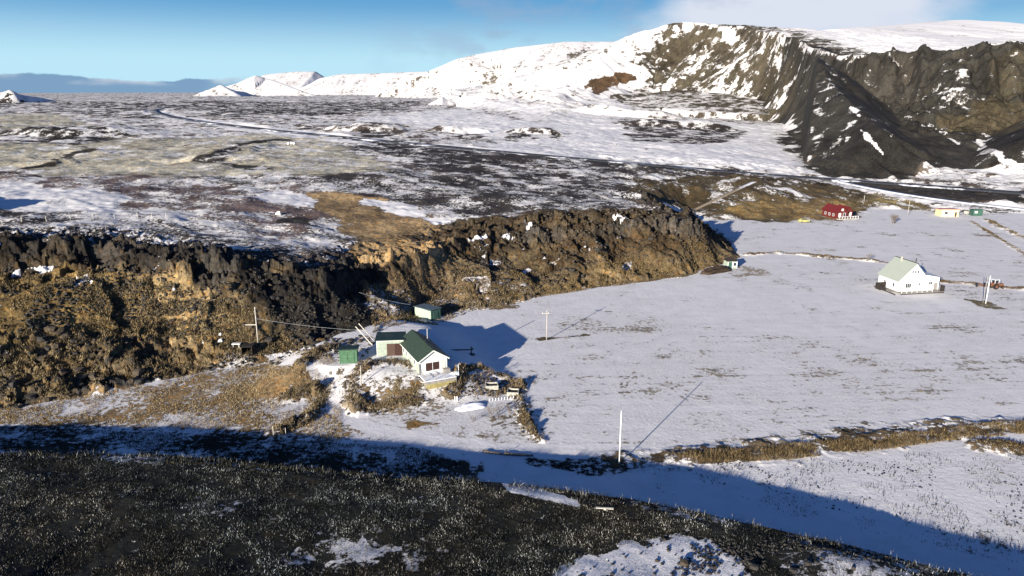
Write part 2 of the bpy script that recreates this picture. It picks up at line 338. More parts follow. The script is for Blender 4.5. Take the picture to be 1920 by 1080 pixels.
ROAD_LINES = [
 ([(366,196.5),(330,199),(300,202),(288,206),(292,211),(312,217),(350,224),(400,231),(450,237),(520,245),(600,253),(700,262),(800,271.5),(900,281),(1000,290),(1150,302),(1280,314),(1400,325),(1480,330),(1560,335),(1700,346),(1800,353),(1940,363)], 5.6),
 ([(1560,337),(1610,351),(1680,363),(1750,375),(1830,384),(1940,394)], 2.4),
 ([(1303,392),(1325,382),(1350,370),(1385,353),(1415,340)], 1.0)]
def make_roads():
    out = []
    for px, hw in ROAD_LINES:
        w = np.array(survey(px)); seg = np.hypot(*(w[1:, :2]-w[:-1, :2]).T); s = np.concatenate([[0], np.cumsum(seg)]); n = int(s[-1]/6)+2; q = np.linspace(0, s[-1], n)
        # smooth the plan and the long profile
        p = np.stack([np.interp(q, s, w[:, i]) for i in range(3)], 1)
        for it in range(40 if hw > 2 else 12):
            p[1:-1] = (p[:-2]+2*p[1:-1]+p[2:])/4
        out.append(([tuple(v) for v in p], hw))
    return out
ROADS.extend(make_roads())

# ------------------------------------------------------------------ land cover: (kind, sight lines, ground colour, snow cover, soft edge m, line width m)
TAN = (.36,.25,.13); GOLD = (.165,.122,.066); BROWN = (.058,.042,.025); DARK = (.036,.032,.028); OLIVE = (.47,.44,.35); HEATH = (.042,.036,.034); STRAW = (.27,.20,.11)
COVER = [
 ('l',[(366,196.5),(330,199),(300,202),(288,206),(292,211),(312,217),(350,224),(450,237),(600,253)],(.4,.4,.4),1.0,4,26),
 ('l',[(600,253),(700,262),(900,281),(1150,302),(1400,325),(1560,335)],(.4,.4,.4),1.0,3,15),
 ('p',[(0,222),(140,232),(250,262),(500,250),(650,262),(700,290),(760,318),(660,332),(400,325),(200,332),(0,322)],OLIVE,.36,8),
 ('p',[(0,212),(120,214),(145,232),(60,242),(0,240)],OLIVE,.3,6),
 ('p',[(0,240),(150,236),(235,245),(228,262),(150,272),(0,268)],DARK,.45,6),
 ('p',[(-60,160),(30,160),(60,185),(20,200),(-60,200)],DARK,.45,8),
 ('p',[(120,190),(330,192),(300,200),(250,220),(100,205)],HEATH,.44,20),
 ('p',[(340,190),(780,190),(760,205),(640,215),(480,222),(380,212)],HEATH,.40,20),
 ('p',[(640,258),(760,268),(900,285),(1200,322),(1230,345),(1100,352),(800,322),(700,292)],HEATH,.43,8),
 ('p',[(1000,292),(1300,312),(1500,330),(1450,338),(1200,325),(1000,310)],HEATH,.4,8),
 ('p',[(560,335),(850,330),(1200,348),(1290,388),(1100,400),(1000,392),(860,402),(650,368),(540,350)],HEATH,.44,5),
 ('p',[(0,330),(300,335),(520,345),(620,400),(500,440),(300,430),(0,415)],(.135,.10,.095),.50,6),
 ('p',[(0,345),(90,352),(200,372),(190,392),(60,392),(0,388)],(.1,.09,.09),.93,5),
 ('p',[(0,395),(250,398),(450,440),(560,470),(450,480),(200,440),(0,432)],HEATH,.5,3),
 ('l',[(300,218),(450,242),(620,262),(700,270)],(.4,.4,.4),.95,4,10),
 ('p',[(580,365),(640,360),(720,375),(850,430),(800,470),(760,500),(700,490),(680,450),(620,420)],TAN,.10,3),
 ('p',[(470,362),(530,356),(612,385),(600,396),(500,380)],BROWN,1.0,2),
 ('p',[(680,370),(760,385),(862,416),(850,424),(760,404),(690,384)],BROWN,1.0,2),
 ('p',[(780,445),(860,415),(1000,398),(1200,392),(1300,402),(1360,445),(1200,440),(1000,440),(860,450)],(.07,.052,.032),.08,4),
 ('p',[(1170,332),(1420,330),(1560,345),(1700,388),(1640,392),(1560,412),(1420,414),(1320,402),(1200,362)],(.075,.056,.03),.30,5),
 ('p',[(1320,398),(1420,375),(1560,378),(1620,392),(1560,410),(1420,412)],(.19,.135,.06),.16,5),
 ('p',[(1640,362),(1760,388),(1900,400),(1760,402),(1620,392)],(.2,.16,.08),.35,5),
 ('p',[(1545,336),(1700,346),(1930,360),(1930,378),(1800,378),(1740,372),(1640,352)],(.045,.04,.036),.0,4),
 ('p',[(1750,384),(1930,392),(1930,400),(1800,396)],HEATH,.5,4),
 ('p',[(700,222),(860,205),(1000,225),(1200,214),(1500,210),(1482,262),(1540,300),(1500,322),(1400,318),(1200,298),(1000,280),(860,258),(760,240)],(.1,.09,.07),.93,14),
 ('p',[(1140,215),(1180,214),(1250,228),(1400,246),(1330,272),(1180,266),(1180,245)],HEATH,.45,8),
 ('p',[(955,242),(1060,248),(1060,262),(960,262)],HEATH,.5,6),
 ('p',[(830,240),(910,248),(905,260),(830,258)],HEATH,.5,6),
 ('p',[(650,238),(720,242),(770,262),(700,264)],HEATH,.35,6),
 ('l',[(395,300),(410,288),(440,275),(480,266),(520,262)],DARK,.36,5,9),
 ('l',[(290,277),(360,270),(430,266)],DARK,.35,1,2),
 ('l',[(395,300),(430,308),(480,316)],DARK,.36,4,7),
 ('l',[(50,315),(90,308)],DARK,.15,2,5),('l',[(100,298),(130,290),(165,282)],DARK,.2,2,5),
 ('l',[(190,326),(330,330),(420,334),(560,328),(640,324)],DARK,.1,.6,1.0),
 ('l',[(0,322),(60,328),(160,334)],DARK,.2,.6,1.0),
 ('l',[(640,318),(760,325),(900,330)],DARK,.3,.6,1.0),
 ('p',[(520,412),(560,405),(590,412),(580,420),(530,418)],DARK,.1,1),
 # mountain faces
 ('p',[(1262,45),(1420,58),(1470,82),(1480,120),(1480,206),(1300,202),(1180,200),(1150,185),(1215,130),(1190,110),(1225,75)],(.070,.060,.042),.42,14),
 ('p',[(1262,45),(1330,46),(1360,75),(1300,120),(1215,125),(1195,108),(1225,75)],(.06,.05,.034),.26,18),
 ('p',[(1375,48),(1420,56),(1500,80),(1560,98),(1530,130),(1500,180),(1420,110)],(.055,.047,.034),.24,12),
 ('p',[(1362,58),(1405,62),(1395,88),(1370,82)],(.06,.05,.034),1.0,6),
 ('p',[(1103,158),(1130,140),(1165,138),(1190,148),(1150,162),(1115,178)],(.10,.062,.034),.0,5),
 ('p',[(1000,195),(1090,150),(1100,180),(1180,195),(1050,215)],(.13,.11,.08),.74,25),
 ('p',[(870,165),(910,130),(930,140),(880,175)],(.12,.11,.09),.72,25),
 ('p',[(1050,100),(1095,96),(1100,112),(1055,120)],(.10,.09,.07),.6,20),
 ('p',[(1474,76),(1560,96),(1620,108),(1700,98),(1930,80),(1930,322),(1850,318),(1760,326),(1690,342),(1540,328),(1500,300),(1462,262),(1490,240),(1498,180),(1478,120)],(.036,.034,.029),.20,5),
 ('p',[(1500,84),(1545,94),(1620,104),(1618,114),(1570,112),(1520,98)],(.06,.05,.04),.85,1),
 ('p',[(1668,100),(1715,100),(1725,134),(1700,138),(1685,118)],(.06,.05,.04),.72,3),
 ('p',[(1690,94),(1930,84),(1930,88),(1700,100)],(.06,.05,.04),.75,3),
 ('p',[(1750,208),(1930,198),(1930,240),(1840,246),(1790,250)],(.072,.060,.038),.05,5),
 ('p',[(1850,95),(1920,90),(1930,180),(1870,170)],(.055,.048,.034),.10,5),
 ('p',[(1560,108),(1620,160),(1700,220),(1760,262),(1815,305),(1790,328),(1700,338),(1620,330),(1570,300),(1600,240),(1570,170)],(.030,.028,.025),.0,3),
 ('p',[(1838,255),(1930,238),(1930,300),(1870,300)],(.030,.028,.025),.0,3),
 ('l',[(1614,243),(1628,258),(1642,275),(1657,291)],DARK,1.0,1.2,2.2),
 ('l',[(1590,195),(1612,218)],DARK,.9,1.2,2),
 ('l',[(1762,246),(1780,258),(1796,270)],DARK,.95,1.2,2.2),
 ('l',[(1836,262),(1850,285),(1880,300),(1910,310)],DARK,1.0,1.5,4),
 ('p',[(1690,330),(1760,318),(1850,312),(1930,308),(1930,336),(1800,338),(1700,342)],(.12,.1,.08),.72,5),
 # field and its margins
 ('p',[(1000,610),(1200,600),(1400,640),(1700,640),(1920,680),(1920,760),(1600,790),(1300,820),(1060,820),(1010,700)],(.24,.21,.17),.84,8),
 ('p',[(1230,660),(1500,640),(1800,700),(1880,750),(1500,770),(1300,720)],(.24,.21,.16),.80,10),
 ('l',[(1030,836),(1300,838),(1500,824),(1700,806),(1930,782)],(.3,.27,.2),1.0,1,1.6),
 ('p',[(1240,856),(1400,842),(1600,824),(1760,806),(1930,788),(1930,804),(1780,820),(1640,840),(1480,857),(1330,862)],(.085,.062,.037),.16,.9),
 ('p',[(1180,856),(1260,852),(1330,850),(1330,860),(1240,866)],(.10,.075,.045),.5,.7),
 ('p',[(1830,826),(1930,832),(1930,845),(1850,838)],(.14,.11,.07),.45,.8),
 ('p',[(1480,560),(1700,556),(1840,575),(1700,590),(1500,580)],(.26,.23,.17),.93,6),
 ('l',[(1100,628),(1060,632),(1010,637)],(.14,.11,.06),.35,.8,1.2),
 ('p',[(1800,560),(1850,565),(1890,580),(1840,574)],(.2,.17,.1),.35,1),
 ('p',[(1370,497),(1440,510),(1480,518),(1400,522),(1350,510)],(.24,.2,.14),.6,2),
 ('p',[(445,486),(560,510),(700,500),(765,505),(750,560),(680,610),(600,625),(540,600),(480,560),(430,520)],(.030,.026,.022),.07,2.5),  # shade of the east-facing cliff painted in as near-black ground colour
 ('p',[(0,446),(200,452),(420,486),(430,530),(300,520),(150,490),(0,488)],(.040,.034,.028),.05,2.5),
 ('p',[(250,575),(330,545),(400,560),(480,590),(475,640),(440,660),(400,684),(330,655)],(.28,.20,.10),.05,3),
 ('p',[(0,530),(120,510),(220,540),(200,600),(80,600),(0,640)],(.22,.15,.06),.04,3),
 ('p',[(20,512),(38,509),(35,521),(8,524)],DARK,1.0,.35),
 ('p',[(52,504),(75,499),(100,500),(98,507),(70,507)],DARK,1.0,.35),
 ('p',[(134,523),(168,518),(173,526),(140,537)],DARK,1.0,.35),
 ('p',[(318,540),(334,541),(334,548),(324,548)],DARK,1.0,.35),
 ('p',[(878,448),(914,437),(912,444),(884,454)],DARK,1.0,.35),
 ('p',[(936,440),(954,437),(963,445),(950,446)],DARK,1.0,.35),
 ('p',[(1148,405),(1176,404),(1180,412),(1160,412)],DARK,1.0,.35),
 ('p',[(984,419),(1001,419),(998,426),(986,425)],DARK,1.0,.35),
 ('p',[(1170,490),(1186,492),(1184,505),(1168,502)],DARK,1.0,.35),
 # foot of the slope and farmyard
 ('p',[(-300,800),(0,775),(150,745),(300,712),(400,690),(520,672),(620,660),(600,700),(618,728),(596,762),(640,790),(668,812),(632,836),(520,824),(400,808),(200,800),(-300,805)],(.25,.17,.085),.44,2),
 ('p',[(400,700),(520,676),(600,700),(560,730),(480,740),(420,745)],(.25,.17,.085),.22,2),
 ('p',[(500,668),(545,658),(585,668),(560,684),(530,686)],STRAW,1.0,.5),
 ('p',[(600,690),(700,688),(790,690),(850,700),(970,710),(975,770),(1010,840),(860,838),(700,822),(640,790),(606,740)],(.17,.135,.09),.60,1.2),
 ('p',[(850,600),(960,560),(1000,610),(1010,700),(960,700),(830,640)],(.3,.26,.2),.93,3),
 ('p',[(672,722),(740,708),(780,716),(785,745),(700,758),(668,745)],(.16,.115,.06),.5,1),
 ('l',[(596,684),(612,705),(626,735),(650,775),(700,800),(780,818),(870,830),(980,842),(1100,842)],(.3,.26,.2),1.0,1.0,3.6),
 ('l',[(640,700),(640,740),(668,776),(720,796),(800,808)],(.3,.26,.2),.72,.5,.5),
 ('p',[(845,712),(900,706),(968,716),(972,745),(900,742),(850,745)],(.13,.095,.055),.45,1),
 ('p',[(600,640),(700,625),(720,632),(706,640),(700,662),(675,672),(640,682),(600,672)],(.12,.09,.06),.62,1),
 ('p',[(765,790),(830,788),(836,798),(770,800)],(.19,.12,.05),.05,.6),
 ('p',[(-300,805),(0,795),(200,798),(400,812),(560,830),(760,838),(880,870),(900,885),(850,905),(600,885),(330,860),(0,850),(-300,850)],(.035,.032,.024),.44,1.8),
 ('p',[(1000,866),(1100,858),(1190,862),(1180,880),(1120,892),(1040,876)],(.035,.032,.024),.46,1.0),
 ('p',[(680,520),(760,500),(870,505),(1010,545),(960,570),(870,585),(800,600),(700,600)],(.18,.13,.075),.42,2),
 ('p',[(860,510),(900,515),(950,530),(900,545),(860,530)],(.18,.13,.075),.8,1.5),
]
COVER_W = []
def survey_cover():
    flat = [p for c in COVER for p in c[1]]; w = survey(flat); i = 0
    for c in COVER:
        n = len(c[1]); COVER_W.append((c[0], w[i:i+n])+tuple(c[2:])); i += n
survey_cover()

HILL_PATCH = [   # snow patches on the near hill
 ([(1040,1090),(1090,1045),(1180,1020),(1260,1005),(1330,1015),(1370,1040),(1440,1090)],.98,1.3),
 ([(530,1022),(610,1005),(700,998),(770,1020),(760,1050),(640,1062),(545,1050)],.52,3.0),
 ([(940,905),(1010,915),(1080,940),(1085,948),(1020,935),(950,920)],.92,.4),
 ([(0,842),(150,846),(330,858),(600,880),(600,890),(330,870),(0,856)],.50,.6),
 ([(1420,1040),(1560,1010),(1700,1050),(1820,1090),(1500,1090)],.56,1.8),
 ([(320,930),(430,925),(440,975),(340,975)],.34,1.5),
 ([(1150,945),(1300,955),(1450,985),(1600,1020),(1600,1032),(1440,1000),(1280,970),(1150,955)],.38,.6),
]
HP_W = [(survey(p), s, w) for p, s, w in HILL_PATCH]
TRACKS = [(survey(p), w) for p, w in [
 ([(1208,752),(1178,750),(1163,732),(1168,712),(1190,698),(1206,700)],.25),([(1200,748),(1184,742),(1173,728),(1178,714),(1196,704)],.2),
 ([(1190,698),(1260,730),(1300,760)],.25),([(1030,830),(1300,832),(1600,808),(1930,772)],.22),([(1030,842),(1300,844),(1600,820),(1930,784)],.22),
 ([(620,700),(630,750),(690,800),(800,826),(900,834)],.25),([(640,700),(650,760),(710,794),(800,812),(880,822)],.22)]]

def gz(x, y): return float(height(np.array([x]), np.array([y]))[0])
def blend(a, b, k): return a+(b-a)*k
def cover(x, y, z, info, slope):
    n = x.shape[0]; col = np.empty((n, 3), np.float32); col[:] = (.17,.14,.105); snow = np.full(n, .90, np.float32)
    g1 = fbm(x, y, 25, 4, 101); g2 = fbm(x, y, 4, 3, 102); gk = sstep(info['r'], 200, 900)
    big = fbm(x, y, 110, 4, 103)
    def put(k, c, s):
        nonlocal snow
        k = k.astype(np.float32)
        for i in range(3): col[:, i] = blend(col[:, i], c[i], k)
        snow = blend(snow, s, k)
    pl = info['inT'] & (info['tm'] <= 0)
    put(pl*1.0, (.10,.080,.070), .58)
    put(pl*sstep(g1+g2*.4, .25, .75)*.6, HEATH, .5)
    mt = sstep(info['tm'], 0, .05); put(mt, (.12,.105,.095), .86)
    t = info['t']; hard = info['hard']
    k = sstep(np.where(t > 0, info['rocky'], 0), .1, .5)
    put(k, GOLD, .06)
    put(k*sstep(g1*.9+g2*.4+t*.8, .62, .95), BROWN, .05)
    put(k*sstep(x, 0, 20)*sstep(t, .1, .5), (.075,.052,.028), .03)
    put(k*sstep(info['rockamp'], .62, 1.15), (.062,.055,.046), .04)
    put(k*sstep(x, -50, -70)*sstep(t, .5, .1)*sstep(g2+g1*.5, -.1, .5), (.055,.05,.043), .06)
    put(k*sstep(g2+g1*.7, .86, 1.1)*sstep(slope, .9, .4), DARK, .9)
    put(info['edge']*.6, DARK, .35)
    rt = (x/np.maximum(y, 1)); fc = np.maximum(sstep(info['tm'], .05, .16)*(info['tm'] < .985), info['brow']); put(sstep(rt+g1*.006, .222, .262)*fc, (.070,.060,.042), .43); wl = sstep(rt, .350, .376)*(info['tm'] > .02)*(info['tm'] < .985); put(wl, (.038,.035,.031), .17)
    put(info['scree']*(info['tm'] > 0)*.85, (.034,.032,.029), .04)
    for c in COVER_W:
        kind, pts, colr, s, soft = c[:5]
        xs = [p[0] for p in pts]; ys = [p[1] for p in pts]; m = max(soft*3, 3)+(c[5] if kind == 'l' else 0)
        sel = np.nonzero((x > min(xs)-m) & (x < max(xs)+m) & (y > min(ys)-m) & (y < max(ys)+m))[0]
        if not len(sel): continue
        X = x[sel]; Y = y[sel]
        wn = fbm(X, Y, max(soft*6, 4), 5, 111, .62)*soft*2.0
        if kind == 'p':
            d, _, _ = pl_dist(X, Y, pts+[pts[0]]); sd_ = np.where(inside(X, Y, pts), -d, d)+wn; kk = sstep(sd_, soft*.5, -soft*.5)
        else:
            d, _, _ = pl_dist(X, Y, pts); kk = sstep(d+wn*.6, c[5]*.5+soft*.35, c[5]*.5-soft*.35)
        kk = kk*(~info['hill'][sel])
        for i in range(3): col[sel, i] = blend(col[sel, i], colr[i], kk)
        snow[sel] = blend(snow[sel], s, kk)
    fld = (info['t'] <= 0)*(~info['hill'])*sstep(x, -8, 4)*sstep(y, 80, 90)*(y < 330)
    rows = vnoise((x+y*.25)*.045, (y-x*.06)*1.15, 121)+.6*vnoise((x+y*.25)*.12, (y-x*.06)*2.6, 122)
    snow = snow-fld*(snow > .5)*((np.sin((y-x*.06+fbm(x, y, 30, 2, 123)*1.2)*2.1)*.5+.5)**3*.10*sstep(big+g1*.5, -.9, .2)+fld*(snow > .5)*sstep(rows, .75, 1.35)*.12+sstep(g1+big*.5, -.2, .7)*.05)
    put(info['bank']*1.0, (.13,.095,.055), .40)
    # wall at the right: ledges keep snow, rock tone varies
    w = info['wall']; put(w*sstep(big+g1*.5, .1, .6)*.5, (.05,.046,.04), .03)
    # near hill
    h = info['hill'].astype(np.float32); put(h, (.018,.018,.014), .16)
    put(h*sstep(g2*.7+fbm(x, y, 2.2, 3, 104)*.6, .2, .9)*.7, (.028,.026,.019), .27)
    for pts, s, soft in HP_W:
        d, _, _ = pl_dist(x, y, pts+[pts[0]]); sdv = np.where(inside(x, y, pts), -d, d)+fbm(x, y, 2.4, 5, 105, .65)*soft*1.1
        kk = sstep(sdv, soft*.4, -soft*.4)*h; snow = blend(snow, s, kk)
    for pts, wd in TRACKS:
        d, _, _ = pl_dist(x, y, pts); snow = snow-.13*sstep(d, wd*1.6, wd*.4)
    top = (info['tm'] >= .985)*(1-info['brow'])*sstep(rt, .36, .39); snow = np.maximum(snow, top)
    snow = snow+np.clip(info['streak'], -1, 1)*.34*(info['tm'] > 0)
    # steep faces shed their snow
    snow = snow-np.clip(slope-.62, 0, .6)*1.2*(snow < .985)*(1-.92*gk)
    # small scale unevenness of the cover
    snow = snow+np.where(snow < .985, (g2*.10+g1*.12)*(1-h*.6)+(big*.05+fbm(x, y, 22, 5, 106, .65)*.10)*gk, 0)
    col *= np.clip(1+.38*fbm(x, y, 13, 4, 107)+.28*fbm(x, y, 3.5, 3, 108), .35, 1.8)[:, None]
    return col, np.clip(snow, 0, 1)

# ------------------------------------------------------------------ node materials
def new_mat(name):
    m = bpy.data.materials.new(name); m.use_nodes = True; nt = m.node_tree; nt.nodes.clear()
    return m, nt.nodes, nt.links
def nmath(N, L, op, a, b=None, clamp=False):
    n = N.new('ShaderNodeMath'); n.operation = op; n.use_clamp = clamp
    for i, v in enumerate((a, b)):
        if v is None: continue
        if isinstance(v, (int, float)): n.inputs[i].default_value = v
        else: L.new(v, n.inputs[i])
    return n.outputs[0]
def nramp(N, L, v, a, b, smooth=True):
    n = N.new('ShaderNodeMapRange'); n.interpolation_type = 'SMOOTHSTEP' if smooth else 'LINEAR'; L.new(v, n.inputs[0])
    for i, q in ((1, a), (2, b)):
        if isinstance(q, (int, float)): n.inputs[i].default_value = q
        else: L.new(q, n.inputs[i])
    return n.outputs[0]
def nnoise(N, L, vec, scale, det=4, rough=.5):
    n = N.new('ShaderNodeTexNoise'); n.inputs['Scale'].default_value = scale; n.inputs['Detail'].default_value = det; n.inputs['Roughness'].default_value = rough
    L.new(vec, n.inputs['Vector']); return n.outputs[0]
def nmix(N, L, f, a, b, mode='MIX'):
    n = N.new('ShaderNodeMix'); n.data_type = 'RGBA'; n.blend_type = mode
    if isinstance(f, (int, float)): n.inputs[0].default_value = f
    else: L.new(f, n.inputs[0])
    for i, v in ((6, a), (7, b)):
        if isinstance(v, tuple): n.inputs[i].default_value = tuple(v)+(1,)
        else: L.new(v, n.inputs[i])
    return n.outputs[2]
def scale_col(N, L, c, v):
    n = N.new('ShaderNodeVectorMath'); n.operation = 'SCALE'; L.new(c, n.inputs[0])
    if isinstance(v, (int, float)): n.inputs[3].default_value = v
    else: L.new(v, n.inputs[3])
    return n.outputs[0]

def ground_material():
    m, N, L = new_mat("ground_cover")
    out = N.new('ShaderNodeOutputMaterial'); b = N.new('ShaderNodeBsdfPrincipled'); L.new(b.outputs[0], out.inputs[0])
    geo = N.new('ShaderNodeNewGeometry'); at = N.new('ShaderNodeAttribute'); at.attribute_name = 'cover'
    pos = geo.outputs['Position']
    fine = nnoise(N, L, pos, 1.1, 7, .72)            # clods, tussocks, stones
    wide = nnoise(N, L, pos, .075, 9, .76)           # drifts
    mid = nnoise(N, L, pos, .30, 6, .6)
    rad = N.new('ShaderNodeVectorMath'); rad.operation = 'LENGTH'; L.new(pos, rad.inputs[0]); rem = nramp(N, L, rad.outputs['Value'], 160, 500)   # remote land: the cover breaks up in larger patches
    wf = nmath(N, L, 'SUBTRACT', .50, nmath(N, L, 'MULTIPLY', rem, .30))
    nz = nmath(N, L, 'ADD', nmath(N, L, 'MULTIPLY', fine, wf), nmath(N, L, 'MULTIPLY', wide, nmath(N, L, 'SUBTRACT', 1.0, wf)))
    thr = nmath(N, L, 'SUBTRACT', at.outputs['Alpha'], .5)
    # cover .5 -> noise mean; spread of the combined noise is about +-.2
    v = nmath(N, L, 'ADD', nmath(N, L, 'MULTIPLY', thr, .27), nmath(N, L, 'SUBTRACT', .5, nz))
    sn = nramp(N, L, v, -.018, .022)
    full = nramp(N, L, at.outputs['Alpha'], .95, 1.0); sn = nmath(N, L, 'MAXIMUM', sn, full)
    var = nmath(N, L, 'ADD', .35, nmath(N, L, 'MULTIPLY', nramp(N, L, fine, .28, .72), 1.15))
    var = nmath(N, L, 'MULTIPLY', var, nmath(N, L, 'ADD', .55, nmath(N, L, 'MULTIPLY', mid, .9)))
    bare = scale_col(N, L, at.outputs['Color'], var)
    hue = nnoise(N, L, pos, .7, 3, .5)
    bare = nmix(N, L, nramp(N, L, hue, .45, .75), bare, nmix(N, L, 1.0, bare, (1.25, .98, .62), 'MULTIPLY'))
    sc = nmix(N, L, nramp(N, L, mid, .3, .7), (.78, .75, .72), (.71, .68, .665))
    # thin snow lets the stubble through
    thin = nmath(N, L, 'MULTIPLY', nramp(N, L, at.outputs['Alpha'], .985, .70), nramp(N, L, nnoise(N, L, pos, 2.6, 4, .7), .40, .74))
    sc = nmix(N, L, nmath(N, L, 'MULTIPLY', thin, .58), sc, (.30, .26, .20))
    L.new(nmix(N, L, sn, bare, sc), b.inputs['Base Color'])
    b.inputs['Roughness'].default_value = .85; b.inputs['Specular IOR Level'].default_value = .15
    bp = N.new('ShaderNodeBump'); bp.inputs['Distance'].default_value = .55
    L.new(nmath(N, L, 'ADD', nmath(N, L, 'MULTIPLY', fine, nmath(N, L, 'SUBTRACT', 1.0, nmath(N, L, 'MULTIPLY', sn, .80))), nmath(N, L, 'MULTIPLY', mid, .12)), bp.inputs['Height'])
    bp.inputs['Strength'].default_value = .9; L.new(bp.outputs[0], b.inputs['Normal'])
    return m
GROUND = ground_material()

# ------------------------------------------------------------------ the land as one sheet
def mesh_from(name, verts, faces4, mat, attr=None):
    me = bpy.data.meshes.new(name); nv = len(verts); nf = len(faces4); k = faces4.shape[1]
    me.vertices.add(nv); me.vertices.foreach_set('co', np.ascontiguousarray(verts, np.float32).ravel())
    me.loops.add(nf*k); me.loops.foreach_set('vertex_index', np.ascontiguousarray(faces4, np.int32).ravel())
    me.polygons.add(nf); me.polygons.foreach_set('loop_start', np.arange(0, nf*k, k, dtype=np.int32))
    try: me.polygons.foreach_set('loop_total', np.full(nf, k, np.int32))
    except Exception: pass
    if attr is not None:
        a = me.color_attributes.new(name='cover', type='FLOAT_COLOR', domain='POINT'); a.data.foreach_set('color', np.ascontiguousarray(attr, np.float32).ravel())
    me.materials.append(mat); me.update(calc_edges=True)
    o = bpy.data.objects.new(name, me); COL.objects.link(o); return o
def build_land():
    az = np.concatenate([np.radians(np.linspace(-75, -44, 40, endpoint=False)), np.radians(np.linspace(-44, 44, 1500)), np.radians(np.linspace(44, 75, 41))[1:]])
    rr = [22.0]
    while rr[-1] < 9000:
        r = rr[-1]; k = .0021 if r < 1500 else .004
        rr.append(r+max(.23, k*r) if r > 46 else r+1.0)
    rr += [11000, 14000, 18000, 24000, 32000]
    rr = np.array(rr); nr = len(rr); na = len(az)
    A, R = np.meshgrid(az, rr); x = (np.sin(A)*R).ravel().astype(np.float32); y = (np.cos(A)*R).ravel().astype(np.float32)
    z, info = height(x, y, True)
    Z = z.reshape(nr, na); X = x.reshape(nr, na); Y = y.reshape(nr, na)
    dr = np.gradient(Z, axis=0)/np.gradient(R, axis=0); da = np.gradient(Z, axis=1)/(np.gradient(A, axis=1)*R)
    slope = np.hypot(dr, da).ravel().astype(np.float32)
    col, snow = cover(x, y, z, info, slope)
    attr = np.concatenate([col, snow[:, None]], 1)
    idx = (np.arange(nr-1)[:, None]*na+np.arange(na-1)[None, :]).ravel()
    F = np.stack([idx, idx+1, idx+1+na, idx+na], 1)
    o = mesh_from('terrain', np.stack([x, y, z], 1), F, GROUND, attr); o['kind'] = 'structure'; o['label'] = 'snow dusted volcanic land'
    for k in ('label',): del o[k]
    print('terrain verts', len(x), 'rows', nr)
    return o
TERRAIN = build_land()

# ------------------------------------------------------------------ object helpers
def tag(o, label=None, cat=None, group=None, kind=None):
    if label: o['label'] = label
    if cat: o['category'] = cat
    if group: o['group'] = group
    if kind: o['kind'] = kind
    return o
def thing(name, label, cat, loc, rz=0, group=None):
    o = bpy.data.objects.new(name, None); COL.objects.link(o); o.location = loc; o.rotation_euler = (0, 0, rz); o.empty_display_size = .5
    return tag(o, label, cat, group)
class MB:
    def __init__(s): s.v = []; s.f = []
    def add(s, vs, fs):
        k = len(s.v); s.v += [tuple(v) for v in vs]; s.f += [tuple(i+k for i in f) for f in fs]; return s
    def box(s, c, d, rz=0, ry=0, rx=0):
        M = Matrix.Rotation(rz, 3, 'Z') @ Matrix.Rotation(ry, 3, 'Y') @ Matrix.Rotation(rx, 3, 'X')
        vs = [Vector(c)+M @ Vector((i*d[0]/2, j*d[1]/2, k*d[2]/2)) for k in (-1, 1) for j in (-1, 1) for i in (-1, 1)]
        return s.add(vs, [(0,2,3,1),(4,5,7,6),(0,1,5,4),(2,6,7,3),(0,4,6,2),(1,3,7,5)])
    def tube(s, a, b, r0, r1=None, n=8, cap=True):
        r1 = r0 if r1 is None else r1; a = Vector(a); b = Vector(b); q = (b-a).to_track_quat('Z', 'Y'); vs = []
        for p, r in ((a, r0), (b, r1)):
            for i in range(n): vs.append(p+q @ Vector((r*math.cos(2*math.pi*i/n), r*math.sin(2*math.pi*i/n), 0)))
        fs = [(i, (i+1) % n, n+(i+1) % n, n+i) for i in range(n)]
        if cap: fs += [tuple(reversed(range(n))), tuple(range(n, 2*n))]
        return s.add(vs, fs)
    def prism(s, prof, y0, y1):                         # outline in x,z drawn out along y
        n = len(prof); vs = [(x, y0, z) for x, z in prof]+[(x, y1, z) for x, z in prof]
        fs = [tuple(range(n)), tuple(reversed(range(n, 2*n)))]+[(i, n+i, n+(i+1) % n, (i+1) % n) for i in range(n)]
        return s.add(vs, fs)
    def slab(s, a, b, c, d, t):                         # thick sheet through four corners
        A = [Vector(q) for q in (a, b, c, d)]; nrm = (A[1]-A[0]).cross(A[3]-A[0]).normalized()*t
        vs = A+[q+nrm for q in A]; return s.add(vs, [(3,2,1,0),(4,5,6,7),(0,1,5,4),(1,2,6,5),(2,3,7,6),(3,0,4,7)])
    def build(s, name, mat, parent=None, smooth=False, bevel=0):
        me = bpy.data.meshes.new(name); me.from_pydata(s.v, [], s.f); me.materials.append(mat); me.update()
        if smooth:
            for p in me.polygons: p.use_smooth = True
        o = bpy.data.objects.new(name, me); COL.objects.link(o)
        if parent is not None: o.parent = parent
        if bevel:
            md = o.modifiers.new('bevel', 'BEVEL'); md.width = bevel; md.segments = 1; md.limit_method = 'ANGLE'
        return o
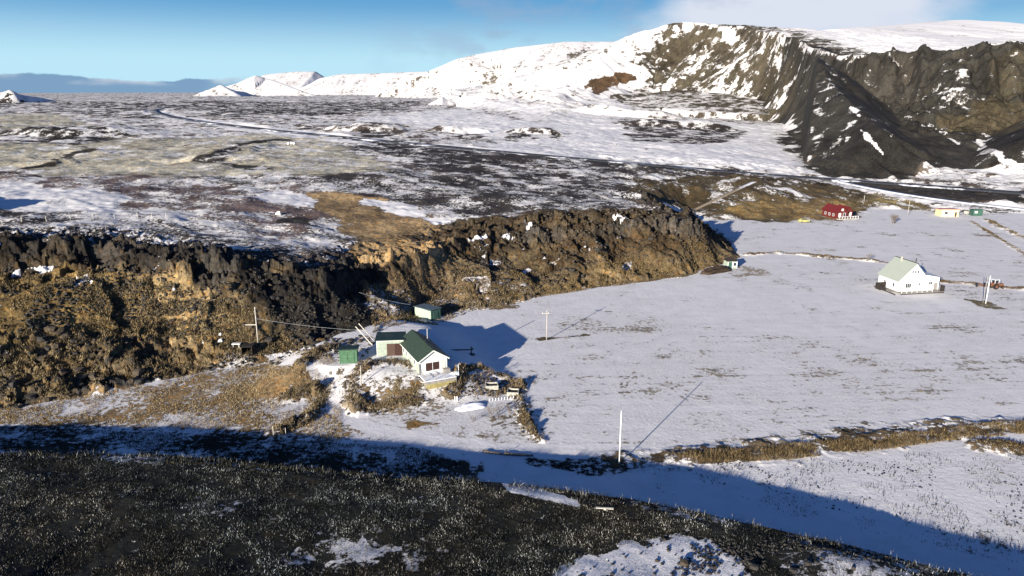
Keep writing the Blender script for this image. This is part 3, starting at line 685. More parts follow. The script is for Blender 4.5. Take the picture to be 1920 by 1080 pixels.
def surf(name, col, rough=.7, vary=.25, scale=3.0, boards=0, axis='Z', metal=0, snow=0.0, bump=.0):
    """painted wood, metal or stone with uneven tone; boards = spacing in m of board joints or corrugation"""
    m, N, L = new_mat(name); out = N.new('ShaderNodeOutputMaterial'); b = N.new('ShaderNodeBsdfPrincipled'); L.new(b.outputs[0], out.inputs[0])
    tc = N.new('ShaderNodeTexCoord'); pos = tc.outputs['Object']
    n = nnoise(N, L, pos, scale, 5, .65)
    c = N.new('ShaderNodeRGB'); c.outputs[0].default_value = tuple(col)+(1,)
    v = nmath(N, L, 'ADD', 1-vary, nmath(N, L, 'MULTIPLY', nramp(N, L, n, .3, .7), vary*1.6))
    base = scale_col(N, L, c.outputs[0], v)
    if boards:
        sp = N.new('ShaderNodeSeparateXYZ'); L.new(pos, sp.inputs[0]); ax = sp.outputs['XYZ'.index(axis)]
        if axis == 'X': ax = nmath(N, L, 'ADD', sp.outputs[0], sp.outputs[1])
        w = nmath(N, L, 'FRACT', nmath(N, L, 'DIVIDE', ax, boards)); j = nramp(N, L, nmath(N, L, 'ABSOLUTE', nmath(N, L, 'SUBTRACT', w, .5)), .5, .36)
        base = scale_col(N, L, base, nmath(N, L, 'ADD', .62, nmath(N, L, 'MULTIPLY', j, .38)))
        bp = N.new('ShaderNodeBump'); bp.inputs['Distance'].default_value = .03; L.new(j, bp.inputs['Height']); L.new(bp.outputs[0], b.inputs['Normal'])
    if snow:
        g = N.new('ShaderNodeNewGeometry'); sp2 = N.new('ShaderNodeSeparateXYZ'); L.new(g.outputs['Normal'], sp2.inputs[0])
        k = nmath(N, L, 'MULTIPLY', nramp(N, L, sp2.outputs[2], .45, .8), nramp(N, L, nnoise(N, L, g.outputs['Position'], 1.3, 5, .6), .68-snow*.4, .72-snow*.4))
        base = nmix(N, L, k, base, (.78, .78, .81))
    if bump:
        bp = N.new('ShaderNodeBump'); bp.inputs['Distance'].default_value = bump; L.new(n, bp.inputs['Height']); L.new(bp.outputs[0], b.inputs['Normal'])
    L.new(base, b.inputs['Base Color']); b.inputs['Roughness'].default_value = rough; b.inputs['Metallic'].default_value = metal
    b.inputs['Specular IOR Level'].default_value = .25
    return m
M_ = dict(
 mint=surf('mint_boards', (.42,.48,.38), boards=.16), mintw=surf('pale_trim', (.74,.76,.68), vary=.12), green=surf('green_boards', (.085,.18,.10), boards=.22, axis='X'),
 dgreen=surf('dark_green_roof', (.040,.060,.040), .5, boards=.3, axis='Y'), dgroof=surf('green_black_roof', (.022,.042,.032), .6), teal=surf('teal_boards', (.05,.12,.09), boards=.2, axis='X'),
 bluegrey=surf('blue_grey_sheet', (.10,.14,.16), .5, boards=.25, axis='X'),
 brown=surf('brown_doors', (.10,.060,.045), boards=.18, axis='X'), dbrown=surf('dark_brown_doors', (.055,.026,.020), boards=.18, axis='X'),
 glass=surf('window_glass', (.03,.035,.045), .12, vary=.1), olive=surf('ochre_render', (.36,.30,.13), vary=.3, scale=1.5), grey=surf('grey_timber', (.30,.28,.25), vary=.35), dark=surf('dark_timber', (.035,.028,.024), vary=.4),
 pale=surf('pale_timber', (.66,.61,.50), vary=.25), post=surf('weathered_pole', (.46,.42,.36), vary=.2), white=surf('white_boards', (.84,.84,.80), vary=.05, boards=.2), wtrim=surf('white_trim', (.8,.8,.78), vary=.05),
 groof=surf('grey_green_roof', (.36,.39,.33), .55, vary=.1, boards=.5, axis='Y'), blroof=surf('blue_black_roof', (.07,.10,.15), .5, snow=.55), lroof=surf('lean_to_roof', (.12,.14,.17), .5, snow=.95),
 red=surf('red_sheet_roof', (.15,.020,.018), .45, boards=.35, axis='Y'), dred=surf('dark_red_boards', (.13,.022,.018), boards=.2, axis='X'), cream=surf('cream_wall', (.72,.62,.34), vary=.1), pink=surf('faded_red_roof', (.50,.20,.19), vary=.2),
 yellow=surf('yellow_paint', (.46,.43,.16), .3, vary=.05), tyre=surf('tyre_rubber', (.02,.02,.02), .8), rust=surf('rusty_steel', (.20,.085,.045), .7, vary=.5), steel=surf('dark_steel', (.03,.035,.045), .5),
 metal=surf('grey_metal', (.55,.56,.56), .35, metal=.6), stone=surf('dark_basalt', (.048,.043,.037), .9, vary=.45, scale=1.4, snow=.02, bump=.15), stone2=surf('brown_basalt', (.075,.058,.04), .9, vary=.45, scale=1.4, bump=.15),
 wstone=surf('whitewashed_stone', (.76,.74,.68), .8, vary=.15), snow=surf('settled_snow', (.80,.80,.83), .8, vary=.05, bump=.05), wood=surf('grey_driftwood', (.20,.16,.13), vary=.4), twig=surf('bare_twigs', (.16,.125,.09), vary=.3),
 asphalt=surf('asphalt', (.045,.045,.05), .8, vary=.3, scale=.3), oldplank=surf('bleached_plank', (.62,.58,.48), vary=.15), concrete=surf('pale_concrete', (.42,.40,.34), vary=.3))
def cornerP(px, py, z): return P(px, py, z)
def win(parent, c, w, h, face='y', frame='wtrim', pane='glass', name='window', bars=0):
    """framed window on a wall facing -y ('y') or -x ('x')"""
    f = MB(); t = .09; o = .035
    def B(mb, dx, dz, sx, sz, off, th):
        if face == 'y': mb.box((c[0]+dx, c[1]-off, c[2]+dz), (sx, th, sz))
        else: mb.box((c[0]-off, c[1]+dx, c[2]+dz), (th, sx, sz))
    B(f, 0, h/2+t/2, w+2*t, t, .03, .08); B(f, 0, -h/2-t/2, w+2*t, t, .03, .08); B(f, -w/2-t/2, 0, t, h, .03, .08); B(f, w/2+t/2, 0, t, h, .03, .08)
    for k in range(bars): B(f, -w/2+w*(k+1)/(bars+1), 0, .06, h, .03, .07)
    fo = f.build(name, M_[frame], parent); g = MB(); B(g, 0, 0, w, h, .012, .03); g.build('pane', M_[pane], fo); return fo

# ------------------------------------------------------------------ roads
def build_road(pts, hw, name, mat, label=None):
    p = np.array(pts); d = np.gradient(p[:, :2], axis=0); d /= np.linalg.norm(d, axis=1)[:, None]; nx = np.stack([-d[:, 1], d[:, 0]], 1)
    vs = []; cols = [-1, -.96, 0, .96, 1]; dz = [-.5, -.02, .06, -.02, -.5]
    for c, z in zip(cols, dz): vs.append(np.concatenate([p[:, :2]+nx*hw*c, (p[:, 2]+z)[:, None]], 1))
    n = len(p); V = np.concatenate(vs); F = []
    for k in range(4):
        i = np.arange(n-1); F.append(np.stack([k*n+i, k*n+i+1, (k+1)*n+i+1, (k+1)*n+i], 1))
    o = mesh_from(name, V, np.concatenate(F), mat); o['kind'] = 'structure'; return o
def road_material(name, col, snowy):
    m, N, L = new_mat(name); out = N.new('ShaderNodeOutputMaterial'); b = N.new('ShaderNodeBsdfPrincipled'); L.new(b.outputs[0], out.inputs[0])
    g = N.new('ShaderNodeNewGeometry'); pos = g.outputs['Position']; n = nnoise(N, L, pos, .08, 7, .65); k = nramp(N, L, n, .56-snowy*.3, .64-snowy*.3)
    L.new(nmix(N, L, k, col, (.7, .7, .73)), b.inputs['Base Color']); b.inputs['Roughness'].default_value = .8; return m
build_road(ROADS[0][0], ROADS[0][1], 'road', road_material('asphalt_with_snow', (.04, .04, .045), .12))
build_road(ROADS[1][0], ROADS[1][1], 'side_road', road_material('snowy_gravel', (.2, .18, .15), .75))
build_road(ROADS[2][0], ROADS[2][1], 'gravel_track', road_material('pale_gravel', (.24, .19, .13), .15))

# ------------------------------------------------------------------ grass, brush and rubble
rng = np.random.default_rng(7)
def leaf_material(name):
    m, N, L = new_mat(name); out = N.new('ShaderNodeOutputMaterial'); d = N.new('ShaderNodeBsdfDiffuse'); at = N.new('ShaderNodeAttribute'); at.attribute_name = 'cover'
    L.new(at.outputs['Color'], d.inputs[0]); L.new(d.outputs[0], out.inputs[0]); return m
LEAF = leaf_material('dry_blades')
def region_points(poly_px, n, lim=None, line=None, spread=1.0):
    if line is None:
        w = survey(poly_px); xs = [p[0] for p in w]; ys = [p[1] for p in w]
        area = max(1e-6, (max(xs)-min(xs))*(max(ys)-min(ys)))
        x = []; y = []; tot = 0
        while tot < n:
            a = rng.uniform(min(xs), max(xs), n*2); b = rng.uniform(min(ys), max(ys), n*2); k = inside(a, b, w); x.append(a[k]); y.append(b[k]); tot += k.sum()
            if k.sum() == 0: break
        return np.concatenate(x)[:n], np.concatenate(y)[:n]
    w = np.array(line)[:, :2]; seg = np.hypot(*(w[1:]-w[:-1]).T); s = np.concatenate([[0], np.cumsum(seg)]); q = rng.uniform(0, s[-1], n)
    x = np.interp(q, s, w[:, 0])+rng.normal(0, spread*.5, n); y = np.interp(q, s, w[:, 1])+rng.normal(0, spread*.5, n); return x, y
def clump(x, y, scale, thr, seed):
    k = (fbm(x, y, scale, 3, seed)+rng.normal(0, .18, len(x))) > thr; return x[k], y[k]
def blades(name, x, y, h, w, cols, label, cat='grass', lean=.35, zoff=-.03, z=None, patch=0):
    n = len(x); z = (height(x, y) if z is None else z)+zoff
    hh = rng.uniform(h[0], h[1], n)*rng.uniform(.6, 1, n); ww = rng.uniform(w[0], w[1], n); a = rng.uniform(0, 2*np.pi, n); la = rng.normal(0, lean, n)*hh; lb = rng.normal(0, lean, n)*hh
    dx = np.cos(a)*ww/2; dy = np.sin(a)*ww/2
    V0 = 0
    V = np.stack([np.stack([x-dx, y-dy, z], 1), np.stack([x+dx, y+dy, z], 1), np.stack([x+la, y+lb, z+hh], 1)], 1).reshape(-1, 3)
    C = np.array(cols)[rng.integers(0, len(cols), n)]*rng.uniform(.6, 1.4, n)[:, None]
    if patch: pk = sstep(fbm(x, y, patch, 4, 160, .6), -.6, .7)[:, None]; C = C*(.5+.9*pk)*(.45+1.2*sstep(fbm(x, y, 1.5, 3, 162), -.5, .6)[:, None])*(1+np.array([.10, 0, -.12])*(fbm(x, y, patch*1.7, 3, 161)[:, None])); hh = hh*(.75+.4*pk[:, 0])
    C = np.repeat(np.concatenate([C, np.ones((n, 1))], 1), 3, 0)
    o = mesh_from(name, V, np.arange(n*3).reshape(n, 3), LEAF, C); return tag(o, label, cat, kind='stuff')
bmt = __import__('bmesh')
def rock_shape(seed, sub=1):
    bm = bmt.new(); r = random.Random(seed)
    for _ in range(11 if sub == 1 else 20):
        q = Vector((r.gauss(0, 1), r.gauss(0, 1), r.gauss(0, 1))).normalized(); bm.verts.new(Vector((max(-.72, min(.72, q.x)), max(-.72, min(.72, q.y)), max(-.72, min(.72, q.z))))*r.uniform(.85, 1.1))
    bmt.ops.convex_hull(bm, input=bm.verts[:]); bmt.ops.delete(bm, geom=[v for v in bm.verts if not v.link_faces], context='VERTS'); bm.verts.index_update(); cut = []
    bmt.ops.triangulate(bm, faces=bm.faces[:]); bmt.ops.recalc_face_normals(bm, faces=bm.faces[:])
    V = np.array([v.co[:] for v in bm.verts]); F = np.array([[v.index for v in f.verts] for f in bm.faces]); bm.free(); return V, F
ROCKS = [rock_shape(i) for i in range(8)]; ROCKS3 = [rock_shape(50+i, 3) for i in range(7)]
def rubble(name, x, y, size, mat, label, flat=.7, cat='stones', power=2.0):
    n = len(x); z = height(x, y); s = size[0]+(size[1]-size[0])*rng.random(n)**power; Vs = []; Fs = []; base = 0; kind = rng.integers(0, 8, n)
    for k in range(8):
        V, F = ROCKS[k]; idx = np.nonzero(kind == k)[0]; m = len(idx)
        if not m: continue
        a = rng.uniform(0, 2*np.pi, m); ca, sa = np.cos(a), np.sin(a); sc = s[idx][:, None]*rng.uniform(.7, 1.25, (m, 3)); sc[:, 2] *= flat
        W = V[None]*sc[:, None]; X = W[..., 0]*ca[:, None]-W[..., 1]*sa[:, None]+x[idx][:, None]; Y = W[..., 0]*sa[:, None]+W[..., 1]*ca[:, None]+y[idx][:, None]
        Z = W[..., 2]+z[idx][:, None]+s[idx][:, None]*.15
        Vs.append(np.stack([X, Y, Z], -1).reshape(-1, 3)); Fs.append((F[None]+(np.arange(m)*len(V))[:, None, None]+base).reshape(-1, 3)); base += m*len(V)
    o = mesh_from(name, np.concatenate(Vs), np.concatenate(Fs), mat); return tag(o, label, cat, kind='stuff')

HG = [(.026,.025,.018),(.018,.018,.013),(.034,.032,.022),(.014,.013,.010),(.022,.020,.015),(.030,.027,.020),(.030,.027,.016),(.36,.36,.34),(.30,.30,.28),(.12,.12,.10),(.07,.07,.055)]
ST = [(.34,.26,.14),(.26,.18,.09),(.40,.34,.22),(.16,.11,.06)]
BR = [(.16,.115,.055),(.09,.065,.038),(.25,.19,.10),(.05,.037,.026),(.045,.035,.025)]
# near hill
hx = rng.uniform(-80, 62, 620000); hy = rng.uniform(46, 86, 620000); hk = inside(hx, hy, HILL_P) & (np.abs(hx) < hy*.80+6); hx, hy = hx[hk], hy[hk]
for pts, s_, so in HP_W:
    if s_ > .4:
        k = ~(inside(hx, hy, pts) & (rng.random(len(hx)) < s_*.97)); hx, hy = hx[k], hy[k]
hx, hy = clump(hx, hy, 2.2, -.42, 131)
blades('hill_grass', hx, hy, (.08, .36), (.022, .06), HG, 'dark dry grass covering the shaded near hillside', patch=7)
cx_, cy_ = region_points(None, 16000, line=CREST[1:15], spread=1.5); cx_, cy_ = clump(cx_, cy_, 1.8, .02, 145); blades('crest_grass', cx_, cy_, (.25, .95), (.03, .08), HG, 'taller grass tufts along the brow of the near hill')
# slopes and margins
x1, y1 = region_points([(0,700),(150,700),(300,680),(420,640),(600,650),(640,690),(640,830),(400,806),(0,795)], 60000); x1, y1 = clump(x1, y1, 3, -.1, 132)
blades('slope_grass', x1, y1, (.12, .5), (.04, .12), ST, 'tan dry grass on the apron below the left cliff')
x1, y1 = region_points([(0,500),(250,520),(420,560),(520,620),(560,650),(400,690),(0,760)], 100000); x1, y1 = clump(x1, y1, 5, -.2, 133)
blades('cliff_grass', x1, y1, (.2, .7), (.06, .2), [(.23,.17,.085),(.15,.11,.055),(.32,.25,.14),(.06,.045,.03),(.05,.038,.026)], 'golden dry grass on the left rocky slope')
x1, y1 = region_points([(860,545),(1000,505),(1200,480),(1350,480),(1330,505),(1200,530),(1000,555),(880,575)], 36000); x1, y1 = clump(x1, y1, 6, .0, 134)
blades('headland_grass', x1, y1, (.2, .6), (.08, .22), [(.19,.135,.06),(.10,.072,.035),(.25,.18,.09)], 'golden brown grass on the foot of the headland')
x1, y1 = region_points([(1240,856),(1400,842),(1600,824),(1760,806),(1935,788),(1935,812),(1780,826),(1640,846),(1480,862),(1330,866)], 26000); x1, y1 = clump(x1, y1, 2.5, -.25, 135)
blades('verge_grass', x1, y1, (.25, .85), (.03, .09), BR+ST[1:2], 'tall brown dead grass along the lower edge of the snowy field')
bx = []; by = []
for pts, w, h in BANKS[:5]+BANKS[9:10]+BANKS[12:]:
    a, b = region_points(None, int(2600), line=pts, spread=w*1.0); bx.append(a); by.append(b)
a, b = region_points([(848,706),(905,700),(968,712),(976,744),(905,742),(850,744)], 3500); a, b = clump(a, b, 1.5, -.1, 171); bx.append(a); by.append(b)
a, b = region_points([(662,730),(700,710),(780,716),(790,750),(700,760),(660,750)], 3500); a, b = clump(a, b, 1.5, .1, 172); bx.append(a); by.append(b)
blades('bank_grass', np.concatenate(bx), np.concatenate(by), (.2, .7), (.04, .12), BR+ST[:3], 'brown tussocks on the garden banks round the cabin')
bx = []; by = []
for pts, w, h in BANKS[5:9]+BANKS[11:12]:
    a, b = region_points(None, 2600, line=pts, spread=w*.9); bx.append(a); by.append(b)
blades('field_bank_grass', np.concatenate(bx), np.concatenate(by), (.15, .5), (.06, .16), BR, 'dull grass on the low walls and ditches in the field')
x1, y1 = region_points([(690,530),(760,508),(880,505),(1010,548),(960,565),(880,578),(820,610),(700,625)], 30000); x1, y1 = clump(x1, y1, 3, -.05, 136)
blades('gully_brush', x1, y1, (.2, .8), (.04, .14), ST+BR, 'tangled pale brush at the mouth of the gully')
# dark tufts poking through the snow beyond the hill
x1, y1 = region_points([(1180,870),(1400,860),(1700,850),(1920,840),(1920,1060),(1500,970),(1250,930)], 9000); x1, y1 = clump(x1, y1, 3, .28, 137)
x2, y2 = region_points([(0,800),(400,815),(800,842),(900,880),(850,900),(600,885),(0,852)], 60000); x2, y2 = clump(x2, y2, 3, -.3, 138)
x3, y3 = region_points([(1000,868),(1190,862),(1180,884),(1100,892)], 5000); x3, y3 = clump(x3, y3, 2, .0, 139)
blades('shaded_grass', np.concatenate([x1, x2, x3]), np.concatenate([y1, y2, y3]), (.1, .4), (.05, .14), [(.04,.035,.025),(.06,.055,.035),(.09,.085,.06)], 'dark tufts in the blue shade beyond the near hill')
# rubble
x1, y1 = region_points([(0,480),(300,500),(560,520),(700,560),(640,660),(420,690),(200,735),(0,775)], 11000); x1, y1 = clump(x1, y1, 9, .38, 141)
rubble('talus_rubble', x1, y1, (.12, .60), M_['stone'], 'loose dark rubble spread over the left rocky slope')
x1, y1 = region_points([(780,470),(1000,440),(1350,440),(1370,480),(1200,528),(1000,550),(860,570)], 7000); x1, y1 = clump(x1, y1, 9, .0, 142)
rubble('headland_rubble', x1, y1, (.15, .6), M_['stone2'], 'loose brown rubble on the face of the headland')
bx = []; by = []
for pts, w, h in BANKS[:5]+BANKS[9:10]+BANKS[12:]:
    a, b = region_points(None, 420, line=pts, spread=w*1.2); bx.append(a); by.append(b)
a, b = region_points([(848,708),(905,702),(968,714),(974,742),(905,740),(860,742)], 420); bx.append(a); by.append(b)
a, b = region_points([(600,645),(700,628),(706,640),(690,668),(640,680),(600,668)], 260); bx.append(a); by.append(b)
a, b = region_points([(700,530),(860,505),(1000,548),(930,570),(870,590),(720,620)], 900); bx.append(a); by.append(b)
rubble('wall_rubble', np.concatenate(bx), np.concatenate(by), (.08, .42), M_['stone2'], 'tumbled stones of the old garden walls')
x1, y1 = region_points([(1300,1010),(1450,1000),(1700,1050),(1850,1085),(1250,1085)], 2600); x1, y1 = clump(x1, y1, 2.2, -.05, 146); x2, y2 = region_points([(1050,1080),(1250,1010),(1350,1030),(1440,1085)], 90)
rubble('hill_rubble', np.concatenate([x1, x2]), np.concatenate([y1, y2]), (.04, .30), M_['stone'], 'dark stones in the snow at the near right corner')
x1, y1 = region_points([(1200,875),(1400,865),(1920,860),(1920,1040),(1500,940)], 1500); x1, y1 = clump(x1, y1, 6, .1, 143)
rubble('snowfield_stones', x1, y1, (.05, .2), M_['stone'], 'small dark stones dotting the snow beyond the near hill')
x1, y1 = region_points([(1230,395),(1300,400),(1360,440),(1345,455),(1200,425),(1000,430),(1000,400)], 1600)
rubble('headland_top_rubble', x1, y1, (.2, .9), M_['stone2'], 'rubble on the top of the headland')

# boulders one can count
BOULDER_ME = []
for k, (V, F) in enumerate(ROCKS3):
    me = bpy.data.meshes.new('boulder'); me.from_pydata(V.tolist(), [], F.tolist()); me.materials.append(M_['stone' if k % 3 else 'stone2']); me.update(); BOULDER_ME.append(me)
def boulder(x, y, s, label, group=None, k=0, flat=.75, z=None):
    o = bpy.data.objects.new('boulder', BOULDER_ME[k % len(BOULDER_ME)]); COL.objects.link(o)
    o.location = (x, y, (gz(x, y) if z is None else z)+s*.12); r = random.Random(int(x*91+y*37)); o.rotation_euler = (0, 0, r.uniform(0, 6.28)); o.scale = (s*r.uniform(.85, 1.2), s*r.uniform(.8, 1.1), s*flat*r.uniform(.8, 1.15))
    return tag(o, label, 'boulder', group)
def boulders(poly, n, smin, smax, label, group, clump_scale=0, seed=1):
    x, y = region_points(poly, n*3 if clump_scale else n)
    if clump_scale: x, y = clump(x, y, clump_scale, .0, seed); x, y = x[:n], y[:n]
    z = height(x, y)
    for i in range(len(x)): boulder(float(x[i]), float(y[i]), smin+(smax-smin)*random.Random(i*7+seed).random()**1.8, label, group, i+seed, z=float(z[i]))
boulders([(0,620),(150,610),(300,640),(420,680),(250,725),(0,770)], 90, .5, 1.5, 'angular dark boulder in the blocky talus below the left cliff', 'talus boulders below the left cliff', 8, 151)
boulders([(200,480),(420,500),(620,540),(620,640),(480,640),(300,600),(200,540)], 34, .4, 1.1, 'dark boulder on the upper part of the left rocky slope', 'boulders on the upper left slope', 7, 152)
boulders([(880,470),(1100,450),(1340,460),(1320,500),(1100,530),(900,540)], 40, .5, 1.3, 'brown basalt boulder on the face of the headland', 'boulders on the headland', 9, 153)
boulders([(620,640),(700,615),(740,610),(700,640),(640,660)], 12, .3, .7, 'boulder at the foot of the cliff behind the sheds', 'boulders behind the sheds')
NEAR = [(1284,1058,.62,'largest dark boulder in the snow at the bottom of the photo'),(1415,1066,.55,'flat topped dark boulder right of the largest boulder at the bottom edge'),(1487,1070,.52,'rounded boulder at the bottom edge, right of the flat topped one'),
 (1232,1052,.30,'low brown stone alone on the snow patch left of the largest boulder'),(1302,1040,.22,'small stone just above the largest boulder'),(1515,1058,.42,'steep dark boulder third from the left along the bottom edge'),(1347,1075,.2,'small stone between the two biggest boulders'),
 (1245,1012,.22,'small stone on the upper edge of the near snow patch'),(1375,1004,.25,'stone in the dark scrub above the near snow patch'),(1180,1075,.16,'small stone low on the near snow patch'),(1600,1066,.3,'grey stone near the bottom edge among snow and scrub')]
for i, ((px, py, s, lb), w) in enumerate(zip(NEAR, survey([(a[0], a[1]) for a in NEAR]))): boulder(w[0], w[1], s, lb, None, i)

# ------------------------------------------------------------------ cabin
def pole_thing(px, top_y, base_y, z, r, label, group=None, cross=None, mat='post', name='utility_pole', cat='pole'):
    w = survey([(px, base_y)])[0] if z is None else P(px, base_y, z); x, y = w[0], w[1]; g = gz(x, y); d = ray(px, top_y); h = CAM_H+d[2]*(y/d[1])-g
    t = thing(name, label, cat, (x, y, g), 0, group)
    MB().tube((0, 0, -.3), (0, 0, h), r, r*.75, 8).build('shaft', M_[mat], t, True)
    if cross: cross(t, h)
    return t, h
def build_cabin():
    a = math.radians(25); fl = P(787, 702, 3.0); ca, sa = math.cos(a), math.sin(a); W, D, E, R = 5.0, 11.6, 2.5, 4.1
    c = (fl[0]+ca*W/2-sa*D/2, fl[1]+sa*W/2+ca*D/2, 3.0)
    t = thing('cabin', 'mint green cabin with dark green gabled roof and brown shuttered front window', 'cabin', c, a)
    w = W/2; d = D/2
    MB().prism([(-w, -.6), (w, -.6), (w, E), (0, R), (-w, E)], -d, d).build('wall', M_['mint'], t)
    rf = MB(); ov = .35; sl = (R-E)/w
    for s in (-1, 1):
        x0 = s*(w+ov); z0 = E-ov*sl+.02
        q = [(0, -d-ov, R+.02), (0, d+ov, R+.02), (x0, d+ov, z0), (x0, -d-ov, z0)]
        if s > 0: q = [q[1], q[0], q[3], q[2]]
        rf.slab(*(q if s < 0 else q), .09)
    ro = rf.build('roof', M_['dgreen'], t)
    MB().tube((1.3, 1.0, 2.9), (1.3, 1.0, 5.6), .11, .11, 10).tube((1.3, 1.0, 5.6), (1.3, 1.0, 5.7), .17, .17, 10).build('flue', M_['metal'], ro)
    tr = MB(); L_ = math.hypot(w+ov, (w+ov)*sl)
    for s in (-1, 1):
        tr.box((s*(w+ov)/2, -d-ov-.02, (R+E-ov*sl)/2-.06), (L_, .05, .2), ry=s*math.atan(sl)); tr.box((s*(w+ov)/2, d+ov+.02, (R+E-ov*sl)/2-.06), (L_, .05, .2), ry=s*math.atan(sl))
        tr.box((s*(w-.06), -d-.015, E/2-.3), (.14, .05, E+.4)); tr.box((s*(w+ov), 0, E-ov*sl-.02), (.06, D+2*ov, .14))
    tr.build('trim', M_['mintw'], t)
    # front wall is painted paler
    MB().prism([(-w+.14, -.1), (w-.14, -.1), (w-.14, E-.12), (0, R-.25), (-w+.14, E-.12)], -d-.012, -d+.01).build('gable_panel', M_['mintw'], t)
    win(t, (-.15, -d-.02, 1.15), 2.5, 1.45, pane='dbrown', bars=1); win(t, (1.75, -d-.02, 1.2), .55, 1.6, pane='pale')
    for k, yy in enumerate((-3.2, -.6, 1.4, 3.4)): win(t, (-w, yy, 1.35), .75, .85 if k != 2 else 1.0, face='x')
    # terrace on an ochre walled base
    te = MB().box((.15, -d-1.75, -.12), (5.6, 3.4, .16)).build('terrace', M_['snow'], t)
    MB().box((.15, -d-1.75, -.26), (5.5, 3.3, .12)).box((.15, -d-3.4, -.3), (5.6, .1, .3)).build('deck_frame', M_['grey'], te)
    MB().box((.3, -d-1.75, -1.75), (5.0, 3.0, 2.86)).build('base_wall', M_['olive'], te)
    MB().box((-2.7, -d-3.3, -1.7), (.14, .14, 3.0)).box((2.95, -d-3.3, -1.7), (.14, .14, 3.0)).box((.2, -d-3.43, -.55), (5.4, .06, .22)).build('support', M_['grey'], te)
    rl = MB()
    for x in (-2.6, -.8, 1.0, 2.85): rl.box((x, -d-3.3, .4), (.09, .09, .95))
    rl.box((.12, -d-3.3, .85), (5.5, .07, .1)).box((-2.6, -d-1.7, .85), (.07, 3.2, .1)).box((-2.6, -d-.15, .9), (.14, .14, 2.0)).box((-2.6, -d-1.7, .5), (.05, 3.2, .08))
    rl.build('railing', M_['grey'], te)
    MB().box((2.1, -d-.7, .28), (1.2, .8, .7)).build('bench_box', M_['grey'], te)
    st = MB()
    for k in range(6): st.box((-3.3-.28*k*.6, -d-.6-.0*k, -.25-.2*k), (.34, 1.3, .07))
    st.build('steps', M_['grey'], te)
    return t
build_cabin()
def shed(name, label, fl, rz, W, D, H, wall, roof, doors, ov=.2, pitch=.12, side=None, trim=None, cat='shed', posts=False, H2=None):
    """pent roofed shed; fl = front left corner at ground"""
    ca, sa = math.cos(rz), math.sin(rz); c = (fl[0]+ca*W/2-sa*D/2, fl[1]+sa*W/2+ca*D/2, fl[2]); t = thing(name, label, cat, c, rz); w, d = W/2, D/2; H2 = H2 or H-.35
    m = MB(); m.add([(-w,-d,-.8),(w,-d,-.8),(w,d,-.8),(-w,d,-.8),(-w,-d,H),(w,-d,H),(w,d,H2),(-w,d,H2)], [(0,1,5,4),(1,2,6,5),(2,3,7,6),(3,0,4,7),(4,5,6,7),(3,2,1,0)]); m.build('wall', M_[wall], t)
    s = (H2-H)/D
    MB().slab((-w-ov,-d-ov,H-s*ov+.02),(w+ov,-d-ov,H-s*ov+.02),(w+ov,d+ov,H2+s*ov+.02),(-w-ov,d+ov,H2+s*ov+.02), pitch).build('roof', M_[roof], t)
    if side: MB().box((-w-.015, 0, (H+H2)/4-.1), (.03, D-.1, (H+H2)/2)).build('side_panel', M_[side], t)
    if trim: MB().box((-w+.05,-d-.02,H/2),(.12,.05,H)).box((w-.05,-d-.02,H/2),(.12,.05,H)).box((0,-d-.02,H-.08),(W,.045,.16)).build('trim', M_[trim], t)
    for (x, wd, h, mat) in doors:
        dr = MB().box((x, -d-.03, h/2), (wd, .06, h)).build('door', M_[mat], t); MB().box((x+wd*.38, -d-.08, h*.5), (.06, .05, .22)).build('handle', M_['steel'], dr)
    return t
g = P(707, 668, 3.0)
garage = shed('garage', 'pale mint garage with wide brown double doors and flat dark roof beside the cabin', g, math.radians(6), 4.9, 5.2, 3.0, 'mint', 'dgroof', [(.15, 1.5, 2.35, 'brown'), (1.68, 1.5, 2.35, 'dbrown')], .3, .16, trim='mintw', cat='garage')
g = P(637, 682, 3.0)
shed('garden_shed', 'bright green wooden shed with double doors and dark flat roof, leftmost by the yard', g, math.radians(8), 3.1, 2.8, 2.5, 'green', 'dgroof', [(-.62, 1.1, 2.0, 'green'), (.52, 1.1, 2.0, 'green')], .28, .2, side='grey', trim='green')
w = survey([(671, 676)])[0]
t = thing('barrel', 'small white barrel standing at the right side of the green shed', 'barrel', w); MB().tube((0,0,0),(0,0,.85),.3,.3,12).build('drum', M_['wtrim'], t, False); MB().tube((0,0,.85),(0,0,.9),.32,.32,12).build('lid', M_['metal'], t)
g = survey([(806, 602)])[0]
shed('storage_shed', 'teal green lean-to shed with blue grey roof at the gully mouth', (g[0]+.3, g[1], g[2]-.1), math.radians(46), 2.8, 5.8, 2.6, 'teal', 'bluegrey', [(.0, 1.3, 1.9, 'teal')], .25, .1, side='mint', H2=2.3)
g = survey([(1362, 503)])[0]
def build_hut(g):
    t = thing('hut', 'tiny green and white summerhouse with dark pointed roof at the headland foot', 'hut', (g[0]+1.5, g[1]+1.4, g[2]), math.radians(8)); w = 1.45; H = 2.1
    MB().box((0,0,H/2-.1),(2*w,2*w,H+.2)).build('wall', M_['mint'], t)
    MB().add([(-w-.3,-w-.3,H),(w+.3,-w-.3,H),(w+.3,w+.3,H),(-w-.3,w+.3,H),(0,0,H+1.15)], [(0,1,4),(1,2,4),(2,3,4),(3,0,4),(3,2,1,0)]).build('roof', M_['dark'], t)
    tr = MB()
    for x in (-w+.06, 0, w-.06): tr.box((x,-w-.02,H/2),(.14,.06,H))
    tr.build('corner_post', M_['wtrim'], t)
    dr = MB().box((-.7,-w-.025,.95),(1.0,.05,1.8)).build('door', M_['teal'], t); win(t, (.72,-w-.02,1.2), .8, .95)
build_hut(g)

